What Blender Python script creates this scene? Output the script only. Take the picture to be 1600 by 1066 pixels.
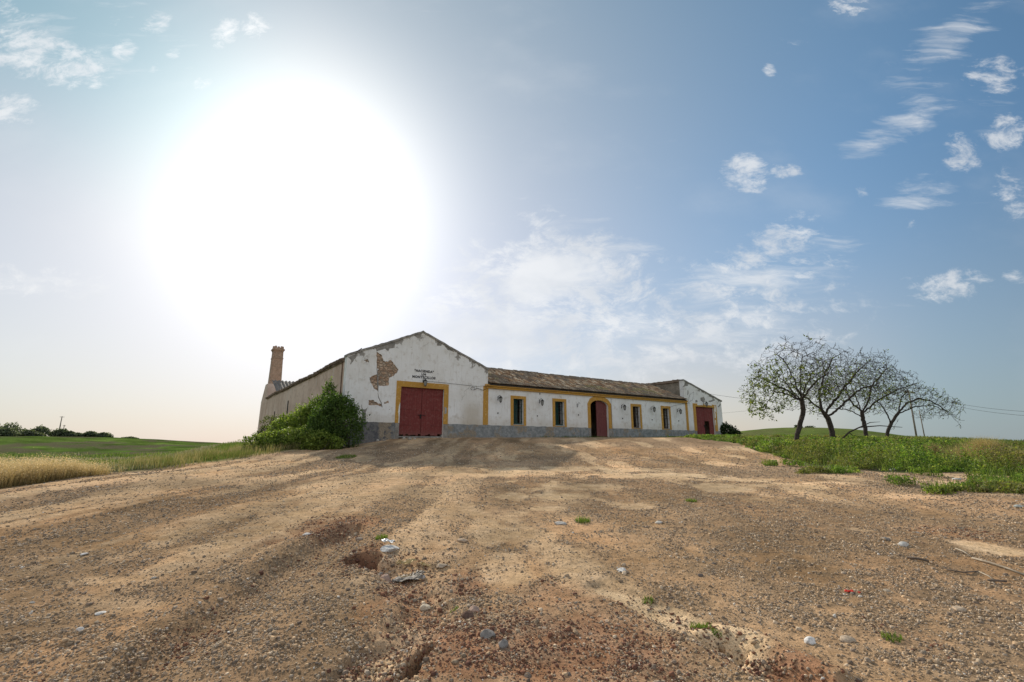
import bpy, bmesh, math, random
import numpy as np
from mathutils import Vector, Matrix, geometry

for o in list(bpy.data.objects): bpy.data.objects.remove(o)
SC = bpy.context.scene
COL = SC.collection
rad = math.radians
LITE = 1.0

# ------------------------------------------------------------------ camera (eye at the world origin, level 0)
FPX = 752.0                      # focal length in pixels of a 1600 px wide frame
PITCH = math.atan(162/752.0)
cd = bpy.data.cameras.new('camera'); cam = bpy.data.objects.new('camera', cd); COL.objects.link(cam)
cam.location = (0, 0, 0); cam.rotation_euler = (rad(90)+PITCH, 0, 0)
cd.sensor_width = 36; cd.lens = FPX/1600*36; cd.clip_start = .05; cd.clip_end = 9000
SC.camera = cam

# ------------------------------------------------------------------ exposure, sun
SUN_AZ, SUN_EL = rad(-25.5), rad(26.5)
SC.view_settings.view_transform = 'Standard'; SC.view_settings.look = 'None'
SC.view_settings.exposure = 0.0; SC.view_settings.gamma = 1.0
SC.view_settings.use_curve_mapping = False
SC.cycles.use_denoising = True
SC.cycles.max_bounces = 6; SC.cycles.diffuse_bounces = 3; SC.cycles.transparent_max_bounces = 6
SUND = Vector((math.sin(SUN_AZ)*math.cos(SUN_EL), math.cos(SUN_AZ)*math.cos(SUN_EL), math.sin(SUN_EL)))
ld = bpy.data.lights.new('sun', 'SUN'); ld.energy = 5.0; ld.angle = rad(0.6); ld.color = (1, .90, .76)
sun = bpy.data.objects.new('sun', ld); COL.objects.link(sun)
sun.rotation_euler = SUND.to_track_quat('Z', 'Y').to_euler()

# ------------------------------------------------------------------ node helper
class NT:
    def __init__(s, tree): s.t = tree; s.N = tree.nodes; s.L = tree.links
    def put(s, inp, v):
        if isinstance(v, bpy.types.NodeSocket): s.L.new(v, inp)
        elif v is not None:
            try: inp.default_value = v
            except Exception:
                inp.default_value = (*v, 1) if len(v) == 3 else v
    def n(s, typ, out=0, props=None, **kw):
        nd = s.N.new(typ)
        for k, v in (props or {}).items(): setattr(nd, k, v)
        for k, v in kw.items():
            k2 = int(k[1:]) if k[0] == 'i' and k[1:].isdigit() else k.replace('_', ' ')
            s.put(nd.inputs[k2], v)
        return nd.outputs[out]
    def m(s, op, a, b=None, c=None, clamp=False):
        nd = s.N.new('ShaderNodeMath'); nd.operation = op; nd.use_clamp = clamp
        for i, v in enumerate((a, b, c)):
            if v is not None: s.put(nd.inputs[i], v)
        return nd.outputs[0]
    def vm(s, op, a, b=None, out=0, scale=None):
        nd = s.N.new('ShaderNodeVectorMath'); nd.operation = op
        s.put(nd.inputs[0], a)
        if b is not None: s.put(nd.inputs[1], b)
        if scale is not None: s.put(nd.inputs['Scale'], scale)
        return nd.outputs[out]
    def mr(s, v, a, b, c=0., d=1., smooth=True):
        nd = s.N.new('ShaderNodeMapRange'); nd.clamp = True
        nd.interpolation_type = 'SMOOTHSTEP' if smooth else 'LINEAR'
        for i, q in enumerate((v, a, b, c, d)): s.put(nd.inputs[i], q)
        return nd.outputs[0]
    def mix(s, f, a, b, blend='MIX'):
        nd = s.N.new('ShaderNodeMix'); nd.data_type = 'RGBA'; nd.blend_type = blend
        s.put(nd.inputs[0], f); s.put(nd.inputs[6], a); s.put(nd.inputs[7], b)
        return nd.outputs[2]
    def noise(s, vec, scale, detail=4., rough=.55, out=0, dist=0.):
        return s.n('ShaderNodeTexNoise', out, Vector=vec, Scale=scale, Detail=detail, Roughness=rough, Distortion=dist)
    def map(s, vec, loc=(0,0,0), rot=(0,0,0), scale=(1,1,1), typ='POINT'):
        nd = s.N.new('ShaderNodeMapping'); nd.vector_type = typ
        s.put(nd.inputs[0], vec)
        for nm, v in (('Location', loc), ('Rotation', rot), ('Scale', scale)): nd.inputs[nm].default_value = v
        return nd.outputs[0]
def c4(c): return (*c, 1)

# ------------------------------------------------------------------ sky: Nishita + the bright haze round the sun + clouds at infinity
def view_ray(px, py):
    X = px-800; U = 533-py
    return np.array([X, FPX*math.cos(PITCH)-U*math.sin(PITCH), FPX*math.sin(PITCH)+U*math.cos(PITCH)])
world = bpy.data.worlds.new('World'); SC.world = world; world.use_nodes = True
wt = NT(world.node_tree); wt.N.clear()
D = wt.n('ShaderNodeTexCoord', 0)      # Generated = direction
sx = wt.n('ShaderNodeSeparateXYZ', 0, Vector=D); sepn = sx.node
dx, dy, dz = sepn.outputs
sk = wt.N.new('ShaderNodeTexSky'); sk.sky_type = 'NISHITA'; sk.sun_disc = False
sk.sun_elevation = SUN_EL; sk.sun_rotation = SUN_AZ; sk.dust_density = .25; sk.air_density = 1.0; sk.ozone_density = 2.0; sk.altitude = 100
base = wt.vm('MULTIPLY', sk.outputs[0], (.0385, .0595, .0665))
cosang = wt.vm('DOT_PRODUCT', D, tuple(SUND), out=1)
ang = wt.m('ARCCOSINE', wt.m('MINIMUM', cosang, .99999))
# aureole of sunlit haze
g1 = wt.m('EXPONENT', wt.m('MULTIPLY', -1, wt.m('POWER', wt.m('DIVIDE', ang, rad(13.3)), 2.4)))
g2 = wt.m('EXPONENT', wt.m('DIVIDE', ang, -rad(45)))
glow = g1
elev = wt.m('ARCSINE', wt.m('MAXIMUM', wt.m('MINIMUM', dz, .999), 0))
h1 = wt.m('EXPONENT', wt.m('DIVIDE', elev, -rad(12)))
h2 = wt.m('EXPONENT', wt.m('DIVIDE', elev, -rad(30)))
h3 = wt.m('MULTIPLY', h2, wt.m('EXPONENT', wt.m('MULTIPLY', -1, wt.m('POWER', wt.m('DIVIDE', ang, rad(35)), 2.0))))
back = wt.mr(dy, .25, -.6, 0, 1)
skyc = wt.vm('SCALE', base, scale=wt.m('SUBTRACT', 1, wt.m('MULTIPLY', h1, .85)))
for g, c in ((g2, (.36, .455, .385)), (g1, (.76, .66, .53)), (h2, (.34, .335, .35)), (h3, (.40, .03, .01))):
    skyc = wt.vm('ADD', skyc, wt.vm('SCALE', c, scale=g))
deep = wt.m('MULTIPLY', wt.mr(ang, rad(19), rad(66)), wt.mr(elev, rad(2), rad(30), .15))
skyc = wt.vm('MULTIPLY', skyc, wt.mix(deep, c4((1, 1, 1)), c4((.55, .82, 1.10))))
skyc = wt.vm('MULTIPLY', skyc, wt.mix(wt.mr(dx, -.35, -.75), c4((1, 1, 1)), c4((1.0, .985, .93))))
far_r = wt.mr(ang, rad(52), rad(76)); skyc = wt.vm('MULTIPLY', skyc, wt.mix(wt.m('MULTIPLY', far_r, wt.mr(dy, .1, .5)), c4((1, 1, 1)), c4((.74, .78, .80))))
lowh = wt.m('MULTIPLY', h2, wt.m('MULTIPLY', wt.mr(ang, rad(32), rad(46)), wt.mr(ang, rad(68), rad(54)))); skyc = wt.vm('ADD', skyc, wt.vm('SCALE', (.15, .04, -.04), scale=wt.m('MULTIPLY', lowh, wt.mr(elev, rad(20), rad(4)))))
tl = wt.m('MULTIPLY', wt.mr(dx, -.30, -.70), wt.mr(elev, rad(18), rad(38)))
skyc = wt.vm('MULTIPLY', skyc, wt.mix(tl, c4((1, 1, 1)), c4((.62, .86, .92))))
# clouds: gnomonic coordinates round the +Y direction
u = wt.m('DIVIDE', dx, wt.m('MAXIMUM', dy, .05)); v = wt.m('DIVIDE', dz, wt.m('MAXIMUM', dy, .05))
uv = wt.n('ShaderNodeCombineXYZ', 0, X=u, Y=v)
def uvpx(px, py):
    r = view_ray(px, py); return r[0]/r[1], r[2]/r[1]
CLOUDS = [ # px, py, half width px, half height px, slant deg, strength
 (20,22,50,14,-30,.8),(40,80,70,34,-25,1.0),(125,105,48,24,-20,1.0),(15,172,34,24,-25,.9),(195,80,18,16,-30,.75),(242,36,20,16,-30,.8),(242,107,10,10,0,.7),(272,82,10,8,0,.7),(352,50,20,20,-20,.85),(398,40,18,18,0,.9),(316,128,12,12,0,.6),(178,32,10,10,0,.5),
 (1325,8,30,16,10,.8),(1550,118,42,24,8,.8),(1580,205,40,22,20,.9),(1505,240,26,24,40,.9),(1590,305,28,30,10,.8),
 (1163,270,32,22,-5,1.0),(1217,268,12,10,0,.9),(1240,265,16,8,0,.8),(1343,300,10,10,0,.6),(1203,110,9,10,0,.8),(1232,75,30,14,25,.35),(1215,380,60,26,22,.85),(1170,440,110,34,12,.8),(1480,446,48,17,8,.95),(1420,345,12,8,0,.5),(1310,448,22,8,0,.7),
 (868,355,40,18,-20,.8),(850,415,110,40,5,1.0),(780,440,80,50,20,.9),(930,420,60,40,-25,1.0),(860,480,170,60,0,1.0),(1010,490,90,18,0,.9),(800,515,100,28,0,.8),(1130,515,140,34,10,.85),(960,545,260,40,4,.85),(700,415,22,14,0,.6),(85,445,110,16,-8,.75),(80,378,20,10,0,.4),(1590,430,20,8,0,.7),(1110,455,30,16,0,.8)]
mask = None
for (px, py, hw, hh, sl, st) in CLOUDS:
    cu, cv = uvpx(px, py); k = 1.22/769
    mp = wt.map(uv, loc=(cu, cv, 0), rot=(0, 0, rad(sl)), scale=(hw*k*1.5, hh*k*1.7, 1), typ='TEXTURE')
    ln = wt.vm('LENGTH', mp, out=1)
    b = wt.mr(ln, 1.35, .25, 0, st)
    mask = b if mask is None else wt.m('MAXIMUM', mask, b)
uvw = wt.map(uv, rot=(0, 0, rad(-22)), scale=(.75, 1.25, 1))
warp = wt.noise(uvw, 6, 3, .5, out=1)
uvd = wt.vm('ADD', uvw, wt.vm('SCALE', wt.vm('SUBTRACT', warp, (.5, .5, .5)), scale=.10))
n1 = wt.m('ADD', .5, wt.m('MULTIPLY', 1.75, wt.m('SUBTRACT', wt.noise(uvd, 21, 10, .68), .5)))
cl = wt.m('ADD', n1, wt.m('MULTIPLY', wt.m('SUBTRACT', mask, 1), .50))
cl = wt.mr(cl, .20, .72, 0, 1)
cl = wt.m('MULTIPLY', cl, wt.m('MULTIPLY', wt.mr(dy, .1, .3), wt.mr(mask, 0, .5, 0, 1)))
veil = wt.m('MULTIPLY', wt.m('MULTIPLY', wt.mr(wt.noise(uvw, 3.2, 6, .55), .5, .8), .16), wt.mr(dy, .05, .3))
# combed cirrus
uvc = wt.map(uv, rot=(0, 0, rad(-33)), scale=(.32, 1.9, 1))
nc = wt.noise(wt.vm('ADD', uvc, wt.vm('SCALE', wt.vm('SUBTRACT', warp, (.5, .5, .5)), scale=.10)), 11, 8, .65)
cmask = None
for (px, py, hw, hh, sl, st) in [(1470,75,120,40,40,1.), (1400,205,110,26,25,.9), (1440,150,60,30,35,.7), (1180,440,150,40,14,.9), (1130,510,160,36,12,.9), (900,400,120,60,-10,.8), (960,530,260,50,4,.7), (60,60,110,50,-32,.8), (150,90,90,40,-30,.6), (85,445,120,18,-8,.8), (1430,310,80,30,28,.8), (1350,475,80,18,5,.7), (250,60,120,40,-35,.4), (1560,150,60,60,20,.5), (780,470,90,70,10,.8), (620,30,90,30,20,.25)]:
    cu, cv = uvpx(px, py); k = 1.22/769
    b = wt.mr(wt.vm('LENGTH', wt.map(uv, loc=(cu, cv, 0), rot=(0, 0, rad(sl)), scale=(hw*k*1.3, hh*k*1.4, 1), typ='TEXTURE'), out=1), 1.25, .1, 0, st)
    cmask = b if cmask is None else wt.m('MAXIMUM', cmask, b)
ci = wt.m('MULTIPLY', wt.mr(wt.m('ADD', nc, wt.m('MULTIPLY', wt.m('SUBTRACT', cmask, 1), .32)), .32, .68), wt.mr(dy, .1, .3))
bmask = None
for (px, py, hw, hh, sl, st) in [(860,440,130,70,10,1.), (820,510,180,60,0,1.), (960,520,180,50,6,.8), (1160,450,90,40,14,.6), (1120,510,160,30,12,.6)]:
    cu, cv = uvpx(px, py); k = 1.22/769
    b = wt.mr(wt.vm('LENGTH', wt.map(uv, loc=(cu, cv, 0), rot=(0, 0, rad(sl)), scale=(hw*k*1.2, hh*k*1.25, 1), typ='TEXTURE'), out=1), 1.3, .1, 0, st)
    bmask = b if bmask is None else wt.m('MAXIMUM', bmask, b)
bank_ = wt.mr(wt.m('ADD', wt.noise(uvd, 5.5, 9, .6), wt.m('MULTIPLY', wt.m('SUBTRACT', bmask, 1), .42)), .30, .52)
cl = wt.m('MAXIMUM', cl, wt.m('MULTIPLY', bank_, 1.))
alpha = wt.m('MAXIMUM', wt.m('MAXIMUM', wt.m('MULTIPLY', cl, .74), wt.m('MULTIPLY', ci, .72)), veil)
n2 = wt.noise(uvd, 7, 5, .5)
cc = wt.mix(wt.mr(n2, .35, .65), c4((.62,.65,.69)), c4((.80, .81, .82)))
cc = wt.vm('ADD', cc, wt.vm('SCALE', (1, .98, .95), scale=wt.m('ADD', wt.m('MULTIPLY', glow, .5), wt.m('MULTIPLY', g2, .26))))
skyc = wt.mix(alpha, skyc, cc)
# bright cloud added in the unseen sky behind the viewer, lighting the house front
bn = wt.mr(wt.noise(D, 2.5, 5, .55), .25, .7, .55, 1)
skyc = wt.mix(wt.m('MULTIPLY', back, bn), skyc, c4((.86, .87, .88)))
bg = wt.n('ShaderNodeBackground', 0, Color=skyc, Strength=1.0)
wo = wt.N.new('ShaderNodeOutputWorld'); wt.L.new(bg, wo.inputs[0])
world.cycles.sampling_method = 'MANUAL'; world.cycles.sample_map_resolution = 1024

# ------------------------------------------------------------------ object helpers
def tag(o, label=None, cat=None, group=None, kind=None):
    if label: o['label'] = label
    if cat: o['category'] = cat
    if group: o['group'] = group
    if kind: o['kind'] = kind
    return o
def empty(name, loc=(0,0,0), rz=0.):
    o = bpy.data.objects.new(name, None); COL.objects.link(o); o.location = loc; o.rotation_euler = (0,0,rz)
    o.empty_display_size = .3
    return o
def copy_tree(o, parent=None):
    c = o.copy(); COL.objects.link(c); c.parent = parent
    for ch in list(o.children): copy_tree(ch, c)
    return c
def npmesh(name, V, F, mats, parent=None, col=None, smooth=False, loc=None, mi=None):
    """V (n,3); F: (m,3|4) array or list of polygons; col: per-vertex rgb"""
    me = bpy.data.meshes.new(name); V = np.asarray(V, dtype=np.float32)
    if isinstance(F, np.ndarray):
        k = F.shape[1]
        me.vertices.add(len(V)); me.vertices.foreach_set('co', V.ravel())
        me.loops.add(F.size); me.loops.foreach_set('vertex_index', F.astype(np.int32).ravel())
        me.polygons.add(len(F)); me.polygons.foreach_set('loop_start', np.arange(0, F.size, k, dtype=np.int32))
        me.polygons.foreach_set('loop_total', np.full(len(F), k, dtype=np.int32))
        me.update(calc_edges=True)
    else: me.from_pydata(V.tolist(), [], F); me.update()
    if smooth: me.polygons.foreach_set('use_smooth', np.ones(len(me.polygons), dtype=bool))
    if col is not None:
        a = me.color_attributes.new('Col', 'FLOAT_COLOR', 'POINT')
        c = np.ones((len(V), 4), dtype=np.float32); c[:, :3] = col; a.data.foreach_set('color', c.ravel())
    for m in (mats if isinstance(mats, (list, tuple)) else [mats]): me.materials.append(m)
    if mi is not None: me.polygons.foreach_set('material_index', np.asarray(mi, dtype=np.int32))
    o = bpy.data.objects.new(name, me); COL.objects.link(o)
    if loc is not None: o.location = loc
    if parent is not None: o.parent = parent
    return o
class MB:
    """collects shapes for ONE mesh"""
    def __init__(s): s.v = []; s.f = []
    def add(s, V, F):
        b = len(s.v); s.v += [tuple(map(float, q)) for q in V]; s.f += [tuple(i+b for i in q) for q in F]; return s
    def box(s, x0, x1, y0, y1, z0, z1):
        return s.add([(x,y,z) for z in (z0,z1) for y in (y0,y1) for x in (x0,x1)], [(0,2,3,1),(4,5,7,6),(0,1,5,4),(2,6,7,3),(0,4,6,2),(1,3,7,5)])
    def tube(s, P, R, n=6, cap=True):
        P = [Vector(p) for p in P]; R = R if isinstance(R, (list, tuple)) else [R]*len(P)
        V = []; F = []; up = Vector((.31, .17, .93)).normalized()
        for i, p in enumerate(P):
            t = (P[min(i+1, len(P)-1)]-P[max(i-1, 0)]).normalized()
            a = t.cross(up); a = a.normalized() if a.length > 1e-4 else Vector((1,0,0)); b = t.cross(a)
            for k in range(n):
                q = 2*math.pi*k/n; V.append(p+(a*math.cos(q)+b*math.sin(q))*R[i])
        for i in range(len(P)-1):
            for k in range(n): F.append((i*n+k, i*n+(k+1)%n, (i+1)*n+(k+1)%n, (i+1)*n+k))
        if cap: F.append(tuple(range(n))[::-1]); F.append(tuple((len(P)-1)*n+k for k in range(n)))
        return s.add(V, F)
    def prism(s, loops, y0, y1):
        """outline with holes in the (x,z) plane, extruded from y0 to y1"""
        tri = geometry.tessellate_polygon([[Vector((x, z, 0)) for x, z in L] for L in loops])
        flat = [p for L in loops for p in L]; n = len(flat)
        V = [(x, y0, z) for x, z in flat]+[(x, y1, z) for x, z in flat]
        F = []
        for t in tri:
            a, b, c = (flat[i] for i in t)
            cr = (b[0]-a[0])*(c[1]-a[1])-(b[1]-a[1])*(c[0]-a[0])
            t = t if cr > 0 else t[::-1]
            F.append(tuple(t)); F.append(tuple(i+n for i in t[::-1]))
        k = 0
        for L in loops:
            m = len(L)
            for i in range(m): F.append((k+i, k+(i+1)%m, k+(i+1)%m+n, k+i+n))
            k += m
        return s.add(V, F)
    def obj(s, name, mat, parent=None, smooth=False, fix=True):
        o = npmesh(name, s.v, s.f, mat, parent, smooth=smooth)
        if fix:
            bm = bmesh.new(); bm.from_mesh(o.data); bmesh.ops.recalc_face_normals(bm, faces=bm.faces); bm.to_mesh(o.data); bm.free()
        return o
def bevel(o, w=.01, seg=2):
    m = o.modifiers.new('bevel', 'BEVEL'); m.width = w; m.segments = seg; m.limit_method = 'ANGLE'; return o

# ------------------------------------------------------------------ vector noise in numpy
def _h(ix, iy, seed):
    n = (ix.astype(np.int64)*374761393+iy.astype(np.int64)*668265263+seed*1442695041) & 0xFFFFFFFF
    n = ((n ^ (n >> 13))*1274126177) & 0xFFFFFFFF; n = ((n ^ (n >> 16))*2246822519) & 0xFFFFFFFF
    return ((n ^ (n >> 15)) & 0xFFFFFF)/float(0xFFFFFF)
def vn(x, y, seed=0):
    ix = np.floor(x); iy = np.floor(y); fx = x-ix; fy = y-iy
    fx = fx*fx*fx*(fx*(fx*6-15)+10); fy = fy*fy*fy*(fy*(fy*6-15)+10)
    a = _h(ix, iy, seed); b = _h(ix+1, iy, seed); c = _h(ix, iy+1, seed); d = _h(ix+1, iy+1, seed)
    return (a+(b-a)*fx)*(1-fy)+(c+(d-c)*fx)*fy
def fbm(x, y, oct=4, seed=0, gain=.5):
    s = 0; a = 1.; t = 0
    for i in range(oct):
        s = s+a*vn(x*2**i+i*17.3, y*2**i-i*9.1, seed+i*7); t += a; a *= gain
    return s/t                      # 0..1, mean .5
def ss(x, a, b):
    t = np.clip((x-a)/(b-a), 0, 1); return t*t*(3-2*t)
def seg_dist(x, y, P):
    """distance to polyline, and parameter 0..1 along it"""
    best = np.full(np.shape(x), 1e9); par = np.zeros(np.shape(x)); n = len(P)-1
    for i in range(n):
        ax, ay = P[i][:2]; bx, by = P[i+1][:2]; L2 = (bx-ax)**2+(by-ay)**2
        t = np.clip(((x-ax)*(bx-ax)+(y-ay)*(by-ay))/L2, 0, 1)
        d = np.hypot(x-ax-t*(bx-ax), y-ay-t*(by-ay)); m = d < best
        best = np.where(m, d, best); par = np.where(m, (i+t)/n, par)
    return best, par

# ================================================================== MATERIALS
def new_mat(name):
    m = bpy.data.materials.new(name); m.use_nodes = True; t = NT(m.node_tree); t.N.clear(); return m, t
def finish(t, col, rough=.9, bump=None, bstr=.3, bdist=.02, spec=.2, metal=0.):
    b = t.N.new('ShaderNodeBsdfPrincipled'); t.put(b.inputs['Base Color'], col); t.put(b.inputs['Roughness'], rough)
    b.inputs['Specular IOR Level'].default_value = spec; b.inputs['Metallic'].default_value = metal
    if bump is not None:
        bp = t.N.new('ShaderNodeBump'); bp.inputs['Strength'].default_value = bstr; bp.inputs['Distance'].default_value = bdist
        t.put(bp.inputs['Height'], bump); t.L.new(bp.outputs[0], b.inputs['Normal'])
    o = t.N.new('ShaderNodeOutputMaterial'); t.L.new(b.outputs[0], o.inputs[0])
def rough_mat(name, c1, c2, scale=6., rough=.9, bstr=.3, bdist=.02, c3=None, s3=30., spec=.2, metal=0.):
    m, t = new_mat(name); P = t.n('ShaderNodeTexCoord', 3)
    n = t.noise(P, scale, 6, .6); c = t.mix(t.mr(n, .35, .65), c4(c1), c4(c2))
    f = t.noise(P, s3, 5, .6)
    if c3 is not None: c = t.mix(t.mr(f, .52, .7), c, c4(c3))
    else: c = t.mix(.25, c, t.mix(t.mr(f, .3, .7), c4((.3,.3,.3)), c4((1.,1.,1.))), 'MULTIPLY')
    finish(t, c, rough, f, bstr, bdist, spec, metal); return m
def leaf_mat(name, trans=.45, rough=.6, tint=(1.25, 1.35, .7)):
    """vertex-coloured foliage that lets the sun through"""
    m, t = new_mat(name); a = t.N.new('ShaderNodeAttribute'); a.attribute_name = 'Col'; c = a.outputs[0]
    d = t.N.new('ShaderNodeBsdfPrincipled'); t.put(d.inputs['Base Color'], c); d.inputs['Roughness'].default_value = rough; d.inputs['Specular IOR Level'].default_value = .25
    tr = t.N.new('ShaderNodeBsdfTranslucent'); t.put(tr.inputs[0], t.vm('MULTIPLY', c, tint))
    mx = t.N.new('ShaderNodeMixShader'); mx.inputs[0].default_value = trans
    t.L.new(d.outputs[0], mx.inputs[1]); t.L.new(tr.outputs[0], mx.inputs[2])
    o = t.N.new('ShaderNodeOutputMaterial'); t.L.new(mx.outputs[0], o.inputs[0]); return m
LEAF = leaf_mat('leaves'); GRASS = leaf_mat('grass_blades', .42, tint=(1.22, 1.12, .85))
def col_mat(name, rough=.9, scale=25., bstr=.4, bdist=.01, lo=.7):
    m, t = new_mat(name); a = t.N.new('ShaderNodeAttribute'); a.attribute_name = 'Col'
    P = t.n('ShaderNodeTexCoord', 3); n = t.noise(P, scale, 5, .65)
    finish(t, t.mix(1., a.outputs[0], t.mix(t.mr(n, .3, .7), c4((lo,)*3), c4((1.15,)*3)), 'MULTIPLY'), 1., n, bstr, bdist, .03); return m
STONE = col_mat('stone_faces', .9, 40.)

# ================================================================== TERRAIN
_py = np.array([-200, 0, 5, 10, 15, 18, 20, 24, 27, 31, 34, 38, 60, 90, 300.])
_pz = np.array([-1.62, -1.60, -1.48, -1.24, -1.03, -.93, -.86, -.60, -.34, .12, .46, .56, .56, .2, -2.])
_ty = np.arange(-20, 120, .25); _tz = np.interp(_ty, _py, _pz)
_k = np.exp(-(np.arange(-8, 9)/4.)**2); _k /= _k.sum(); _tz = np.convolve(np.pad(_tz, 8, 'edge'), _k, 'valid')
_ey = np.array([-30, 8, 12.6, 17, 19, 24.5, 29.5, 32.3, 62, 100]); _ex = np.array([-13.5, -13, -13, -13.4, -12.8, -12.4, -11.6, -11.6, -32, -58.])
def field(x, y):
    z = -2.3+ss(x, 0, 60)*1.3
    z = z+4.7*np.exp(-((x+140)/62)**2-((y-150)/70)**2)
    z = z+7.0*np.exp(-((x-102)/np.where(x > 102, 29., 42.))**2-((y-178)/62)**2)-1.2*ss(x, 20, 60)*ss(x-.75*y, -10, 20)
    z = z+.5*(fbm(x/14, y/14, 3, 5)-.5)*ss(np.hypot(x, y), 25, 80)
    return z
def base_h(x, y):
    lot = np.interp(y, _ty, _tz); xe = np.interp(y, _ey, _ex)
    lot = lot-.45*ss(-x, 7, 12)*ss(y, 27, 33)*(1-ss(y, 40, 60)*.0)
    lot = lot+.12*ss(x, 7, 12)*ss(28-y, 0, 16)+.22*ss(x, 9, 15)*ss(y, 16, 26)*(1-ss(y, 28, 34))-.35*ss(x, 26, 40)*ss(y, 28, 40)*0
    lot = lot-.25*ss(x-.80*y, 0, 9)*ss(y, 16, 30)
    f = ss(xe-x, .3, 17); r = ss(x, 34, 75); b = ss(y, 62, 110)
    w = 1-(1-f)*(1-r)*(1-b)
    return lot*(1-w)+field(x, y)*w
def gp(px, py, lift=0.):
    """where the line of sight through a photo pixel meets the smooth ground"""
    d = view_ray(px, py); d = d/np.linalg.norm(d); t = .5; last = t
    while t < 900:
        p = d*t
        if p[2] < float(base_h(np.array(p[0]), np.array(p[1])))+lift:
            lo, hi = last, t
            for _ in range(24):
                m = (lo+hi)/2; p = d*m
                if p[2] < float(base_h(np.array(p[0]), np.array(p[1])))+lift: hi = m
                else: lo = m
            return p[0], p[1]
        last = t; t *= 1.01
    return d[0]*t, d[1]*t
G = lambda L: [gp(*q) for q in L]
# features of the bare lot
GULLY = G([(940, 925), (990, 940), (1045, 962), (1092, 985), (1132, 1003)])          # washed sandy strip
GULLY2 = G([(1140, 1012), (1178, 1032), (1225, 1058), (1290, 1090)])                 # its red continuation
HEAD = gp(1138, 1012)
HOLE = gp(571, 880); HOLE2 = gp(640, 893)
WASH = G([(600, 890), (640, 915), (672, 945), (655, 985), (610, 1020), (560, 1066)])
CRACK = G([(672, 1012), (648, 1030), (640, 1045), (615, 1060)])
SLAB = G([(655, 1010), (600, 1035), (560, 1062)])
STEP = G([(550, 838), (480, 872), (400, 925), (300, 990), (215, 1060), (150, 1110)])  # long bank of a wheel track
SPOUT = G([(700, 780), (740, 800), (800, 812), (850, 850), (900, 893), (945, 925)])
EDGES_R = G([(1100, 688), (1135, 691), (1165, 698), (1195, 709), (1240, 722), (1300, 732), (1400, 737), (1500, 739), (1600, 748), (1720, 757)])
PALE = [(860,775,95,10,1.),(930,762,70,6,.9),(1120,765,55,9,1.),(1010,745,120,6,.9),(1150,748,70,5,.7),(760,742,110,5,.8),(900,733,130,4,.8),(640,752,90,4,.5),(980,790,45,6,.7),(860,793,50,6,.7),(1240,757,110,6,.6),(1420,775,70,8,.35),(1560,857,60,9,1.),(1340,830,30,4,.6),(760,830,40,16,.6),(800,805,30,8,.5),(690,850,30,12,.6),(440,800,60,8,.5),(330,860,90,10,.55),(150,905,80,10,.45),(370,752,60,4,.5),(530,757,60,4,.5),(780,885,40,18,.55),(590,1040,38,20,1.),(230,940,60,12,.4),(410,845,60,10,.45),(90,870,60,8,.4),(620,1000,40,30,.4),(1190,775,60,5,.6)]
PALEW = []
for (px, py, hw, hh, st) in PALE:
    c = gp(px, py); e = gp(px+hw, py); t = gp(px, py-hh); b = gp(px, py+hh)
    PALEW.append((c[0], c[1], abs(e[0]-c[0]), abs(t[1]-b[1])/2, st))
RED = [(510,835,70,28,1.),(430,850,50,16,.6),(800,1010,240,75,1.),(960,1000,120,70,.9),(1230,1045,70,25,1.),(720,915,60,30,.8),(575,880,45,22,1.),(1500,830,70,14,.5),(1420,1000,60,40,.25),(300,1000,60,20,.35),(620,930,60,40,.6),(60,1050,80,20,.2),(870,940,90,30,.5)]
REDW = []
for (px, py, hw, hh, st) in RED:
    c = gp(px, py); e = gp(px+hw, py); t = gp(px, py-hh); b = gp(px, py+hh)
    REDW.append((c[0], c[1], abs(e[0]-c[0]), abs(t[1]-b[1])/2, st))

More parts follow.
